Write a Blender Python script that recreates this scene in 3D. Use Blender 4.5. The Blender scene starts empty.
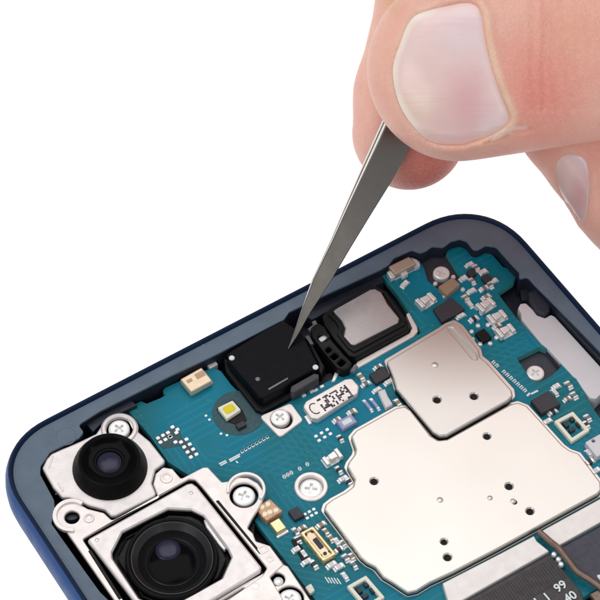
import bpy, bmesh, math, random
import numpy as np
from mathutils import Vector, Matrix
from mathutils.geometry import tessellate_polygon
random.seed(7)
scene = bpy.context.scene
COL = scene.collection

# ------------------------------------------------------------------ camera solve
# unit = 1 cm.  X runs along the phone's top edge, -Y down the phone, Z up; the phone's rim is z = 0
F = 2199.0
TH, RO, AL = math.radians(35.3), math.radians(1.65), math.radians(34.18)
H = 21.73
_r = np.array([1, 0, 0.]); _u = np.array([0, math.cos(TH), math.sin(TH)]); _v = np.array([0, math.sin(TH), -math.cos(TH)])
_r2 = _r * math.cos(RO) + _u * math.sin(RO); _u2 = -_r * math.sin(RO) + _u * math.cos(RO)
_ax = np.array([math.cos(AL), math.sin(AL), 0]); _ay = np.array([-math.sin(AL), math.cos(AL), 0])
def _loc(v): return np.array([v @ _ax, v @ _ay, v[2]])
CR, CU, CV = _loc(_r2), _loc(_u2), _loc(_v)
CAM = np.array([-4.407, -12.897, H])
def G(p, z=0.0):
    """point of the plane at height z that a measured photo point falls on"""
    d = (p[0] - 300) * CR - (p[1] - 300) * CU + F * CV
    q = CAM + d * ((z - H) / d[2])
    return (float(q[0]), float(q[1]))
def GP(ps, z): return [G(p, z) for p in ps]

cam = bpy.data.cameras.new('camera'); co = bpy.data.objects.new('camera', cam); COL.objects.link(co)
cam.sensor_width = 36; cam.lens = 36 * F / 600; cam.clip_start = 0.5; cam.clip_end = 500
M = Matrix.Identity(4)
for i in range(3):
    M[i][0] = CR[i]; M[i][1] = CU[i]; M[i][2] = -CV[i]; M[i][3] = CAM[i]
co.matrix_world = M
scene.camera = co

# ------------------------------------------------------------------ materials
def S(r, g, b):
    f = lambda c: (c / 255 / 12.92) if c <= 10 else ((c / 255 + .055) / 1.055) ** 2.4
    return (f(r), f(g), f(b), 1)
def mat(name, col, rough=.5, metal=0., var=.12, vscale=6., bump=0., bscale=60., rvar=.1, coat=0., spec=.5, scratch=0.):
    m = bpy.data.materials.new(name); m.use_nodes = True
    nt = m.node_tree; N = nt.nodes; L = nt.links
    b = N['Principled BSDF']
    b.inputs['Roughness'].default_value = rough; b.inputs['Metallic'].default_value = metal
    b.inputs['Coat Weight'].default_value = coat; b.inputs['Coat Roughness'].default_value = .12
    b.inputs['Specular IOR Level'].default_value = spec
    tc = N.new('ShaderNodeTexCoord')
    n1 = N.new('ShaderNodeTexNoise'); n1.inputs['Scale'].default_value = vscale; n1.inputs['Detail'].default_value = 6
    L.new(tc.outputs['Object'], n1.inputs['Vector'])
    mx = N.new('ShaderNodeMixRGB'); mx.blend_type = 'MIX'
    mx.inputs[1].default_value = tuple(c * (1 - var) for c in col[:3]) + (1,)
    mx.inputs[2].default_value = tuple(min(1, c * (1 + var)) for c in col[:3]) + (1,)
    L.new(n1.outputs['Fac'], mx.inputs[0]); L.new(mx.outputs[0], b.inputs['Base Color'])
    n2 = N.new('ShaderNodeTexNoise'); n2.inputs['Scale'].default_value = vscale * 2.3; n2.inputs['Detail'].default_value = 8
    L.new(tc.outputs['Object'], n2.inputs['Vector'])
    mr = N.new('ShaderNodeMapRange'); mr.inputs[1].default_value = .3; mr.inputs[2].default_value = .7
    mr.inputs[3].default_value = max(.03, rough - rvar); mr.inputs[4].default_value = min(1, rough + rvar)
    L.new(n2.outputs['Fac'], mr.inputs[0]); L.new(mr.outputs[0], b.inputs['Roughness'])
    if bump:
        n3 = N.new('ShaderNodeTexNoise'); n3.inputs['Scale'].default_value = bscale; n3.inputs['Detail'].default_value = 5
        L.new(tc.outputs['Object'], n3.inputs['Vector'])
        bp = N.new('ShaderNodeBump'); bp.inputs['Strength'].default_value = bump; bp.inputs['Distance'].default_value = .01
        L.new(n3.outputs['Fac'], bp.inputs['Height']); L.new(bp.outputs[0], b.inputs['Normal'])
    return m

M_side = mat('blue anodised metal', S(0, 66, 132), .42, 0, .1, 3, .05, 90, .05, spec=.14)
M_lip = mat('dark navy lip', S(12, 34, 66), .45, 0, .1, 4, .05, 90, .05, spec=.2)
M_ledge = mat('grey blue coated ledge', S(100, 115, 132), .5, 0, .2, 4.5, .25, 55, .08, spec=.3)
M_floor = mat('dark navy chassis', S(40, 46, 60), .5, .2, .2, 5, .2, 50, .1)
M_recess = mat('dark grey recess metal', S(72, 74, 84), .5, .4, .2, 6, .2, 60, .1)
M_nickel = mat('nickel silver shield', (.705, .662, .625, 1), .36, .85, .006, .5, .02, 2, .012)
M_shield2 = mat('nickel silver shield lid', (.645, .61, .585, 1), .36, .85, .01, .6, .03, 3, .015)
M_bracket = mat('stamped bracket steel', (.85, .785, .765, 1), .42, .55, .06, 4, .15, 50, .06)
M_campl = mat('satin camera housing', (.80, .745, .74, 1), .42, .55, .06, 4, .12, 60, .06)
M_strip = mat('pale connector cover', (.83, .78, .765, 1), .45, .35, .04, 3, .1, 50, .06)
M_lilac = mat('pale tray metal', (.70, .69, .73, 1), .5, .2, .05, 3, .12, 60, .06)
M_black = mat('black moulded plastic', S(16, 16, 18), .42, 0, .2, 6, .15, 70, .08, spec=.25)
M_module = mat('black satin tape', S(11, 11, 18), .4, 0, .2, 4, .06, 60, .06, spec=.1)
M_barrel = mat('black lens barrel', S(7, 7, 8), .36, 0, .2, 5, .05, 60, .06, spec=.12)
M_darkgrey = mat('dark grey plastic', S(62, 60, 64), .45, 0, .15, 6, .1, 60, .08)
M_hole = mat('punched hole', S(8, 8, 9), .8, 0, .1, 6)
M_chip = mat('epoxy chip package', S(50, 48, 56), .5, 0, .2, 8, .2, 90, .08)
M_tin = mat('tinned solder', (.88, .88, .89, 1), .35, .5, .1, 20, .3, 60, .1)
M_white = mat('white silk print', S(228, 236, 238), .6, 0, .05, 10)
M_ceram = mat('pale ceramic', S(225, 222, 225), .5, 0, .06, 12)
M_lav = mat('lavender ceramic', S(165, 165, 205), .5, 0, .08, 12)
M_tan = mat('tan ceramic chip', S(158, 132, 112), .5, 0, .12, 14, .1, 60)
M_gold = mat('gold plated can', (.86, .69, .50, 1), .4, .5, .08, 8, .12, 60, .06)
M_goldf = mat('gold rim', (.86, .66, .36, 1), .3, .75, .1, 10, .12, 60, .06)
M_dgold = mat('etched gold', S(196, 160, 128), .5, .3, .12, 30)
M_cop = mat('copper crystal', S(205, 160, 128), .4, .3, .35, 22, .3, 60)
M_screw = mat('screw steel', (.95, .94, .93, 1), .32, .3, .05, 8, .04, 60, .06)
M_led = mat('led phosphor', S(236, 214, 20), .5, 0, .08, 8)
M_ledw = mat('led white frame', S(240, 238, 222), .5, 0, .04, 8)
M_flex = mat('ribbed flex', S(64, 58, 60), .5, 0, .12, 6, .1, 60)
M_flex2 = mat('slate flex', S(62, 60, 74), .5, 0, .1, 6, .1, 60)
M_coax = mat('bronze coax sheath', S(126, 104, 94), .35, .4, .12, 8, .1, 60)
M_epoxy = mat('dark solder mask well', S(22, 72, 80), .4, 0, .15, 10, .1, 60)
M_grey = mat('scuffed grey', S(120, 120, 128), .5, 0, .1, 9)

M_gap = mat('gap shade wall', S(14, 13, 14), .7, 0, .1, 6, spec=.2)  # black put on the side walls to deepen the shade between plates
M_wall = mat('dark navy cavity wall', S(32, 37, 52), .55, 0, .15, 6, .1, 60, spec=.25)

def pcb_mat(name):
    m = mat(name, S(0, 126, 153), .45, 0, .2, 1.6, 0, 60, .06, spec=.22)
    nt = m.node_tree; N = nt.nodes; L = nt.links; b = N['Principled BSDF']
    base = b.inputs['Base Color'].links[0].from_socket
    tc = N.new('ShaderNodeTexCoord')
    # regional tone: the mask is greener towards the lower right, where copper lies under it
    sep = N.new('ShaderNodeSeparateXYZ'); L.new(tc.outputs['Object'], sep.inputs[0])
    nz = N.new('ShaderNodeTexNoise'); nz.inputs['Scale'].default_value = .8; L.new(tc.outputs['Object'], nz.inputs['Vector'])
    rmp = N.new('ShaderNodeMapRange'); rmp.inputs[1].default_value = .42; rmp.inputs[2].default_value = .62; L.new(nz.outputs['Fac'], rmp.inputs[0])
    mxr = N.new('ShaderNodeMixRGB'); mxr.inputs[2].default_value = S(16, 108, 116)
    ml = N.new('ShaderNodeMath'); ml.operation = 'MULTIPLY'; ml.inputs[1].default_value = .8
    L.new(rmp.outputs[0], ml.inputs[0]); L.new(ml.outputs[0], mxr.inputs[0]); L.new(base, mxr.inputs[1])
    # faint copper traces under the mask
    vc = N.new('ShaderNodeTexVoronoi'); vc.distance = 'CHEBYCHEV'; vc.inputs['Scale'].default_value = 1.5; L.new(tc.outputs['Object'], vc.inputs['Vector'])
    sc_ = N.new('ShaderNodeSeparateColor'); L.new(vc.outputs['Color'], sc_.inputs[0])
    def M_(op, a, b_=None):
        n = N.new('ShaderNodeMath'); n.operation = op
        for k, v in enumerate((a, b_)):
            if v is None: continue
            if isinstance(v, (int, float)): n.inputs[k].default_value = v
            else: L.new(v, n.inputs[k])
        return n.outputs[0]
    def lines(co, chan, freq, lim):
        return M_('MULTIPLY', M_('LESS_THAN', M_('FRACT', M_('MULTIPLY', co, freq)), .3), M_('GREATER_THAN', chan, lim))
    diag = M_('ADD', sep.outputs['X'], sep.outputs['Y'])
    al = M_('MAXIMUM', M_('MAXIMUM', lines(sep.outputs['X'], sc_.outputs[0], 13, .72), lines(sep.outputs['Y'], sc_.outputs[1], 11, .72)), lines(diag, sc_.outputs[2], 9, .8))
    m5 = N.new('ShaderNodeMath'); m5.operation = 'MULTIPLY'; m5.inputs[1].default_value = .22; L.new(al, m5.inputs[0])
    # vias
    vo = N.new('ShaderNodeTexVoronoi'); vo.inputs['Scale'].default_value = 7; L.new(tc.outputs['Object'], vo.inputs['Vector'])
    lt = N.new('ShaderNodeMath'); lt.operation = 'LESS_THAN'; lt.inputs[1].default_value = .10; L.new(vo.outputs['Distance'], lt.inputs[0])
    m6 = N.new('ShaderNodeMath'); m6.operation = 'MULTIPLY'; m6.inputs[1].default_value = .5; L.new(lt.outputs[0], m6.inputs[0])
    ad = N.new('ShaderNodeMath'); ad.operation = 'MAXIMUM'; L.new(m5.outputs[0], ad.inputs[0]); L.new(m6.outputs[0], ad.inputs[1])
    mx2 = N.new('ShaderNodeMixRGB'); mx2.inputs[2].default_value = S(60, 150, 165)
    L.new(ad.outputs[0], mx2.inputs[0]); L.new(mxr.outputs[0], mx2.inputs[1]); L.new(mx2.outputs[0], b.inputs['Base Color'])
    bp = N.new('ShaderNodeBump'); bp.inputs['Strength'].default_value = .25; bp.inputs['Distance'].default_value = .01
    L.new(ad.outputs[0], bp.inputs['Height']); L.new(bp.outputs[0], b.inputs['Normal'])
    return m
M_pcb = pcb_mat('teal solder mask')
M_edge = mat('board edge', S(70, 150, 150), .5, 0, .1, 10)

# ------------------------------------------------------------------ mesh helpers
def finish(bm, ang=32):
    bmesh.ops.recalc_face_normals(bm, faces=bm.faces)
    bm.normal_update()
    for f in bm.faces: f.smooth = abs(f.normal.z) < .9995
    for e in bm.edges:
        e.smooth = len(e.link_faces) == 2 and e.calc_face_angle(0) < math.radians(ang)
def islands(bm):
    seen, out = set(), []
    for v in bm.verts:
        if v in seen: continue
        st, grp = [v], []; seen.add(v)
        while st:
            q = st.pop(); grp.append(q)
            for e in q.link_edges:
                o = e.other_vert(q)
                if o not in seen: seen.add(o); st.append(o)
        out.append(grp)
    return out
def obj(name, bm, mats, parent=None, label=None, ang=32, split=False):
    if split:                                     # every loose piece becomes an object of its own
        out = []
        for grp in islands(bm):
            nb_ = BM(); mp = {v: nb_.verts.new(v.co) for v in grp}
            for f in {f for v in grp for f in v.link_faces}:
                nb_.faces.new([mp[v] for v in f.verts]).material_index = f.material_index
            out.append(obj(name, nb_, mats, parent, label, ang))
        bm.free(); return out
    finish(bm, ang)
    me = bpy.data.meshes.new(name); bm.to_mesh(me); bm.free()
    for m in (mats if isinstance(mats, (list, tuple)) else [mats]): me.materials.append(m)
    o = bpy.data.objects.new(name, me); COL.objects.link(o)
    if parent: 
        o.parent = parent
        if parent.type == 'EMPTY': o.location = -parent.location
    if label: o['label'] = label
    return o
def thing(name, label, cat, loc=(0, 0, 0)):
    o = bpy.data.objects.new(name, None); COL.objects.link(o); o.location = loc; o.empty_display_size = .2
    o['label'] = label; o['category'] = cat
    return o
def area2(p): return sum(p[i][0] * p[(i + 1) % len(p)][1] - p[(i + 1) % len(p)][0] * p[i][1] for i in range(len(p))) / 2
def ccw(p): return list(p) if area2(p) > 0 else list(p)[::-1]
def fillet(p, r, n=4):
    if r <= 0: return ccw(p)
    p = ccw(p); out = []
    for i in range(len(p)):
        a, b, c = Vector(p[i - 1]), Vector(p[i]), Vector(p[(i + 1) % len(p)])
        d1, d2 = (a - b), (c - b); l1, l2 = d1.length, d2.length
        if l1 < 1e-6 or l2 < 1e-6: continue
        d1.normalize(); d2.normalize()
        half = d1.angle(d2) / 2
        if half > math.radians(86): out.append(tuple(b)); continue
        t = min(r / math.tan(half), .46 * l1, .46 * l2)
        p1, p2 = b + d1 * t, b + d2 * t
        for k in range(n + 1):
            s = k / n
            q = p1 * (1 - s) ** 2 + b * 2 * s * (1 - s) + p2 * s * s
            out.append((q.x, q.y))
    return out
def inset(p, d):
    """move a ccw outline inwards by d"""
    n = len(p); out = []
    for i in range(n):
        a, b, c = Vector(p[i - 1]), Vector(p[i]), Vector(p[(i + 1) % n])
        e1, e2 = (b - a), (c - b)
        if e1.length < 1e-7: e1 = e2.copy()
        if e2.length < 1e-7: e2 = e1.copy()
        e1.normalize(); e2.normalize()
        n1, n2 = Vector((-e1.y, e1.x)), Vector((-e2.y, e2.x))
        m = n1 + n2
        if m.length < 1e-5: m = n1.copy()
        m.normalize(); k = d / max(.5, m.dot(n1))
        out.append((b.x + m.x * k, b.y + m.y * k))
    return out
def ring(bm, p, z): return [bm.verts.new((x, y, z)) for x, y in p]
def bridge(bm, a, b, mi=0):
    n = len(a)
    for i in range(n):
        f = bm.faces.new((a[i], a[(i + 1) % n], b[(i + 1) % n], b[i])); f.material_index = mi
def cap(bm, loops, mi=0):
    vs = [v for l in loops for v in l]
    tris = tessellate_polygon([[v.co for v in l] for l in loops])
    for t in tris:
        try:
            f = bm.faces.new([vs[i] for i in t]); f.material_index = mi
        except ValueError: pass
def prism(bm, p, z0, z1, bev=.008, holes=(), mi=0, side=None, bottom=True, sheet=0):
    """outline p (cm) from z0 up to z1 with a rounded top edge and open holes"""
    side = mi if side is None else side
    p = ccw(p)
    A, B = ring(bm, p, z0), ring(bm, p, z1 - bev)
    C = ring(bm, inset(p, bev * .3), z1 - bev * .3); D = ring(bm, inset(p, bev), z1)
    if sheet:
        A2 = ring(bm, p, z1 - sheet); bridge(bm, A, A2, side); bridge(bm, A2, B, mi)
    else: bridge(bm, A, B, side)
    bridge(bm, B, C, mi); bridge(bm, C, D, mi)
    tl, bl = [D], [A]
    for h in holes:
        h = ccw(h)
        t0, t1, t2 = ring(bm, inset(h, -bev * .7), z1), ring(bm, h, z1 - bev * .7), ring(bm, h, z0)
        bridge(bm, t0, t1, mi)
        if sheet:
            t3 = ring(bm, h, z1 - sheet); bridge(bm, t1, t3, mi); bridge(bm, t3, t2, side)
        else: bridge(bm, t1, t2, side)
        tl.append(t0); bl.append(t2)
    cap(bm, tl, mi)
    if bottom: cap(bm, bl, side)
    return bm
def circ(c, r, n=28, ry=None):
    return [(c[0] + r * math.cos(2 * math.pi * k / n), c[1] + (ry or r) * math.sin(2 * math.pi * k / n)) for k in range(n)]
def lathe(bm, c, prof, n=40, mi=0, mis=None):
    """profile of (radius, z) pairs turned about the upright axis through c; a first/last radius of 0 closes it"""
    prev = None
    for k, (r, z) in enumerate(prof):
        cur = [bm.verts.new((c[0], c[1], z))] if r <= 0 else ring(bm, circ(c, r, n), z)
        m = mis[k - 1] if mis and k else mi
        if prev is not None:
            if len(prev) == 1 and len(cur) > 1:
                for i in range(n): bm.faces.new((prev[0], cur[i], cur[(i + 1) % n])).material_index = m
            elif len(cur) == 1:
                for i in range(n): bm.faces.new((prev[(i + 1) % n], prev[i], cur[0])).material_index = m
            else: bridge(bm, prev, cur, m)
        prev = cur
    return bm
def rect(c, w, h, rot=0.):
    ca, sa = math.cos(rot), math.sin(rot)
    return [(c[0] + x * ca - y * sa, c[1] + x * sa + y * ca) for x, y in ((-w / 2, -h / 2), (w / 2, -h / 2), (w / 2, h / 2), (-w / 2, h / 2))]
BM = bmesh.new
ZL, ZB, ZF, ZT = -.05, -.22, -.44, -.80          # ledge, board top, cavity floor, table

# ------------------------------------------------------------------ table: white, with an added glow that hides the phone's shadow
tm = bpy.data.materials.new('white table added glow'); tm.use_nodes = True
b = tm.node_tree.nodes['Principled BSDF']; b.inputs['Base Color'].default_value = (.12, .12, .12, 1); b.inputs['Roughness'].default_value = .6
b.inputs['Emission Color'].default_value = (1, 1, 1, 1); b.inputs['Emission Strength'].default_value = 1.0
bm = BM(); prism(bm, fillet(rect((3.5, -3), 160, 160), 2), ZT - 1.2, ZT, .1)
tb = obj('table', bm, tm); tb['kind'] = 'structure'; tb['label'] = 'plain white table with an added glow under the phone'; tb['category'] = 'table'

# ------------------------------------------------------------------ the phone
phone = thing('smartphone', 'opened blue smartphone with bare teal circuit board lying on white table', 'smartphone', (3.55, -7.4, ZT))
PW, PH = 7.1, 14.9
def phone_outline(off=0., n=14):
    out = []
    x0, x1, y0, y1 = off, PW - off, -PH + off, -off
    def corner(cx, cy, sx, sy, R, flip):
        R = max(.15, R - off); pts = []
        for k in range(n + 1):
            t = math.pi / 2 * k / n
            a, c = math.cos(t) ** (2 / 2.2), math.sin(t) ** (2 / 2.2)
            if flip: a, c = c, a
            pts.append((cx + sx * (R * a - R), cy + sy * (R * c - R)))
        return pts
    out += corner(x1, y1, 1, 1, .92, False)
    out += corner(x0, y1, -1, 1, .82, True)
    out += corner(x0, y0, -1, -1, .86, False)
    out += corner(x1, y0, 1, -1, .86, True)
    return out
prof = [(.068, -.05, 1), (.056, -.012, 1), (.042, 0, 1), (.022, -.004, 1), (.010, -.022, 1), (.004, -.045, 0), (-.012, -.085, 0), (-.03, -.16, 0), (-.04, -.28, 0), (-.036, -.42, 0),
        (-.015, -.55, 0), (.03, -.66, 0), (.11, -.74, 0), (.22, -.785, 0), (.36, -.795, 0)]
bm = BM(); prev = None
for off, z, mi in prof:
    cur = ring(bm, phone_outline(off), z)
    if prev: bridge(bm, prev, cur, mi)
    prev = cur
cap(bm, [prev], 0)
obj('side_frame', bm, [M_side, M_lip], phone, 'glossy blue outer frame', 50)

cav = [(51, 523), (55, 512), (54, 500), (40, 474), (40.5, 466), (50, 452), (62, 446), (79, 438), (84, 432), (78, 425), (100, 411), (170, 376), (220, 352.5), (284, 319.5), (289, 312), (318, 298), (355, 281), (380, 269.5),
       (389, 264), (394, 257.5), (411.7, 249.5), (420, 252.5), (426, 250.5), (432, 246), (439, 246.5), (443, 247), (451, 241), (460, 238.5), (466.7, 241), (473, 249), (478, 249.5), (486, 245), (496, 246.5), (504, 255.5), (513, 265.5), (519.5, 272), (519, 279), (527.5, 276.5), (534, 284), (573, 323), (602, 353), (650, 403)]
cavw = GP(cav, ZL) + [(6.62, -3.4), (6.62, -14.3), (.42, -14.3), (.42, -3.2)] + GP([(100, 592), (84, 570)], ZL)
bm = BM(); prism(bm, phone_outline(.064), ZF - .05, ZL, .006, [fillet(cavw, .05, 3)], 0, 1, bottom=False, sheet=.03)
obj('inner_ledge', bm, [M_ledge, M_wall], phone, 'grey blue ledge around the opening')
bm = BM(); prism(bm, phone_outline(.13), ZF - .2, ZF, .005)
obj('chassis_floor', bm, [M_floor], phone)
bm = BM()   # navy step along the top wall
prism(bm, GP([(86, 424), (100, 414.5), (130, 399), (137, 405), (104, 421), (93, 432)], -.16), ZF, -.16, .01)
prism(bm, GP([(300, 312), (380, 273), (384, 281), (312, 320)], -.2), ZF, -.2, .012)
prism(bm, GP([(520, 287), (530, 281), (538, 291), (531, 300), (522, 300)], -.3), ZF, -.3, .012)
obj('wall_step', bm, [M_floor], phone, split=True)
# faint adhesive ring, flecks and a notch pip on the ledge
bm = BM()
c = G((66, 436), ZL)
lathe(bm, c, [(.105, ZL - .001), (.112, ZL + .003), (.125, ZL - .001)], 30)
obj('adhesive_ring', bm, M_ledge, phone)
bm = BM()
for p, r in (((37, 488), .018), ((41, 497), .01), ((44, 430), .012), ((140, 374), .013), ((203, 345), .016), ((56, 494), .009), ((20, 452), .008), ((30, 470), .010), ((27, 492), .009), ((48, 437), .008), ((58, 428), .007), ((34, 452), .007), ((88, 402), .008), ((120, 391), .010), ((168, 364), .007), ((246, 325), .010), ((262, 318), .007), ((345, 276), .009), ((372, 262), .007), ((470, 226), .009), ((520, 258), .008), ((553, 292), .01), ((50, 505), .01), ((76, 568), .009), ((90, 585), .008)):
    lathe(bm, G(p, ZL), [(r, ZL - .001), (r * .7, ZL + .004), (0, ZL + .006)], 10)
obj('dust_fleck', bm, M_grey, phone, split=True)

# ---- circuit board
pcb = [(126, 408.5), (141, 401), (146.7, 403.5), (160, 398), (166, 395), (162.5, 391), (165, 387.5), (178, 381.7), (197, 372), (215, 368), (221, 371), (231.7, 385), (243, 396), (257, 413), (262, 416),
       (300, 396), (330, 380), (356, 366.5), (421.7, 332.5), (408, 312), (396.7, 294), (381, 275), (388, 266), (405, 257), (418, 258), (424, 268), (428, 281), (437, 288), (452, 288), (460, 276), (446, 253), (450, 247), (460, 242.5), (465, 245),
       (471.7, 253), (478, 255), (485, 251.7), (493, 255), (503, 266.7), (513, 270), (516.7, 275), (514, 282), (498, 293), (503, 300), (516.7, 318), (541, 345), (556, 350), (565, 362), (583, 388), (587, 399), (600, 418), (650, 480),
       (640, 560), (520, 640), (345, 640), (313, 597), (283, 558), (266.7, 537), (253, 519), (240, 500), (220, 486), (186.7, 474), (168, 462), (150, 436)]
slot = GP([(516.7, 358), (540, 346.5), (553, 352), (562, 366), (551, 376), (540, 382), (531.7, 381), (526.7, 373)], ZB)
ringc = G((311, 487), ZB)
bm = BM(); prism(bm, fillet(GP(pcb, ZB), .025, 3), ZB - .1, ZB, .006, [fillet(slot, .03, 3), circ(ringc, .145), circ(G((282, 420.5), ZB), .132)], 0, 1)
board = obj('circuit_board', bm, [M_pcb, M_edge], phone, 'teal circuit board')
# dark metal seat below the two recessed screws
bm = BM(); prism(bm, fillet(GP([(510, 352), (541, 340), (572, 366), (575, 378), (540, 392), (524, 378)], -.34), .03), ZF, -.34, .01)
prism(bm, fillet(GP([(420, 258), (434, 250), (448, 251), (458, 268), (462, 284), (440, 296), (424, 285)], -.29), .03), ZF, -.29, .01)
prism(bm, fillet(GP([(545, 349), (552, 347), (577, 376), (570, 380)], -.25), .02), ZF, -.25, .012)
obj('screw_seat', bm, [M_recess], phone, split=True)

def box(bm, c, w, h, z0, z1, rot=0., bev=.006, mi=0, side=None): prism(bm, rect(c, w, h, rot), z0, z1, bev, (), mi, side)
def cap_part(p, w=.09, h=.05, rot=0., hz=.045, body=None, name='capacitor', ends=.3):
    """two-terminal chip: soldered metal ends round a ceramic body"""
    bm = BM(); c = G(p, ZB + hz)
    ca, sa = math.cos(rot), math.sin(rot); e = w * ends
    for s in (-1, 1):
        q = (c[0] + s * (w - e) / 2 * ca, c[1] + s * (w - e) / 2 * sa)
        box(bm, q, e, h * 1.06, ZB, ZB + hz, rot, .008, 1)
        q2 = (c[0] + s * (w + .012) / 2 * ca, c[1] + s * (w + .012) / 2 * sa)
        box(bm, q2, .026, h * 1.15, ZB, ZB + hz * .4, rot, .008, 1)
    box(bm, c, w - 2 * e + .004, h, ZB, ZB + hz * .96, rot, .004, 0)
    return obj(name, bm, [body or M_tan, M_tin], board)
Q = math.pi / 2
caps = [((469.7, 263.3), 0), ((476.3, 266.7), Q), ((483.7, 270.7), 0), ((493.7, 280), 0), ((484.3, 287.3), 0), ((490.3, 284), Q), ((463.7, 277.3), 0), ((472.3, 280), Q), ((471.7, 290), 0), ((486.3, 296), 0),
        ((466, 297), Q), ((470, 303), Q), ((461, 315), 0), ((474, 318), 0), ((480, 309), Q), ((497, 325), 0),
        ((556.5, 385.5), 0), ((569, 384), Q), ((567.5, 398), 0), ((555, 391.5), Q), ((574.5, 394.5), Q), ((553, 411), 0), ((547.5, 420.5), 0),
        ((589, 452), Q), ((590, 461), 0), ((596, 470), 0), ((586, 424), Q), ((588, 417), Q),
        ((298, 539), Q), ((296.5, 548.5), 0), ((304, 553), Q), ((306.5, 561), 0), ((314, 563.5), Q), ((321, 524), 0), ((326, 531), Q), ((331, 537.5), Q), ((337, 541), Q), ((339, 549), 0), ((346, 557), Q), ((331.5, 564), 0), ((339, 566), 0), ((345, 575.5), Q), ((352, 556), Q), ((354, 564), Q), ((302, 527), 0), ((296, 531), Q), ((343, 543), Q),
        ((339, 469), Q), ((343, 478), 0), ((349, 481), Q), ((340.5, 437.5), Q), ((361, 376), Q), ((366, 383), 0), ((377, 389), 0), ((389, 381), 0), ((398, 402), Q), ((378, 366), 0), ((352, 411), 0), ((337, 419), 0)]
for k, (p, r) in enumerate(caps):
    cap_part(p, random.choice((.085, .095, .105)), random.choice((.048, .055, .06)), r + random.uniform(-.04, .04), .045, random.choice((M_ceram, M_tan, M_chip, M_ceram, M_grey)))
for p in ((368, 405), (375, 403.5)): cap_part(p, .17, .035, -Q, .03, M_lav, 'resistor', .18)
for p, w, h in (((347, 421.5), .2, .13),): 
    bm = BM(); c = G(p, ZB + .06); box(bm, c, w, h, ZB, ZB + .06, 0, .01); box(bm, c, w * .6, h * .5, ZB + .06, ZB + .064, 0, .003, 1); obj('inductor', bm, [M_lav, M_white], board)
bm = BM(); c = G((385, 398), ZB + .07); 
prism(bm, fillet(GP([(378, 391), (385, 388.5), (388, 396), (393, 404), (386, 408), (382, 400)], ZB + .07), .012, 3), ZB, ZB + .07, .014); obj('inductor', bm, [M_ceram], board, 'white moulded inductor')
# chips
def chip(name, px, h, m, label=None, bev=.008, pads=0):
    z = ZB + h; q = GP(px, z); bm = BM()
    prism(bm, fillet(q, .008, 2), ZB, z, bev)
    c = (sum(a[0] for a in q) / 4, sum(a[1] for a in q) / 4)
    lathe(bm, (c[0] - .035, c[1] + .03), [(.012, z + .0005), (0, z + .002)], 10)
    return obj(name, bm, [m], board, label)
chip('chip_package', [(433, 308), (451.7, 297.5), (465, 309), (442, 322)], .07, M_chip, 'dark grey chip')
chip('chip_package', [(531, 400), (548, 391), (561, 404), (541.7, 413)], .09, M_chip, 'black chip')
chip('chip_package', [(369, 374), (384, 366), (391, 375.5), (376, 383.5)], .06, M_chip, 'small black chip')
chip('chip_package', [(288, 511), (297, 506), (305, 515), (295, 520)], .06, M_chip, 'small grey chip')
chip('chip_package', [(475, 333), (484, 328), (492, 337), (483, 342)], .06, M_black, 'tiny black chip')
chip('chip_package', [(466.5, 271), (472.5, 267.5), (477, 273), (471, 277)], .06, M_chip, 'tiny grey chip')
chip('chip_package', [(481, 277), (487.5, 273), (492.5, 279), (486, 283)], .06, M_chip, 'tiny grey chip')
chip('crystal_oscillator', [(438.5, 286.5), (452.5, 277), (460, 284), (447, 295)], .1, M_tan, 'tan brown crystal')
chip('dark_filler', [(291, 540), (296, 537), (312, 561), (305, 566)], .018, M_black)
bm = BM()
for cx, cy, n in ((484, 335, 8), (449, 287, 4), (313, 512, 0)):
    for k in range(n):
        a = k / n * 2 * math.pi + .3; c = G((cx + 13 * math.cos(a) * (1 if n == 8 else 1.1), cy + 10 * math.sin(a)), ZB)
        lathe(bm, c, [(.032, ZB - .001), (.026, ZB + .02), (0, ZB + .026)], 10)
obj('solder_fillet', bm, M_tin, board, split=True)
# pad fields printed on the board
def pads(name, cells, size=.045, m=M_tin, h=.012, label=None):
    bm = BM()
    for p in cells:
        prism(bm, fillet(rect(G(p, ZB), size, size * .9), size * .3, 3), ZB - .002, ZB + h, .006)
    return obj(name, bm, m, board, label, split=True)
f1 = [(158 + 5.0 * i + 2.5 * j, 438.5 - 2.7 * i + 4.2 * j) for i in range(3) for j in range(2)] + [(172.5, 427.5), (177.5, 430), (176.5, 433)] + [(181 + 3.3 * j + 5.5 * i, 442.5 + 5 * j - 2.8 * i) for i in range(2) for j in range(4)] + [(170, 437), (175.5, 442.5)]
pads('solder_pad', f1, .05, M_tin, .016)
bm = BM(); prism(bm, fillet(GP([(154, 438), (174, 427), (180, 431), (182, 438), (198, 452), (190, 459), (180, 446), (163, 449)], ZB), .03), ZB - .01, ZB + .003, .002); obj('mask_opening', bm, M_epoxy, board)
pads('solder_pad', [(316 + 5.6 * i + 3.2 * j, 436.5 - 3.3 * i + 4.2 * j) for i in range(3) for j in range(2)], .045)
pads('solder_pad', [(206, 416), (209.5, 420), (221, 434), (227, 435.5)], .035)
pads('solder_pad', [(305 + 4.4 * i + 2.4 * j, 514.5 - 2.5 * i + 3.8 * j) for i in range(3) for j in range(2)], .042)
pads('solder_pad', [(397 + 3.2 * k, 388 + 5.2 * k) for k in range(3)] + [(402 + 3.2 * k, 386 + 5.2 * k) for k in range(3)], .03)
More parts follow.
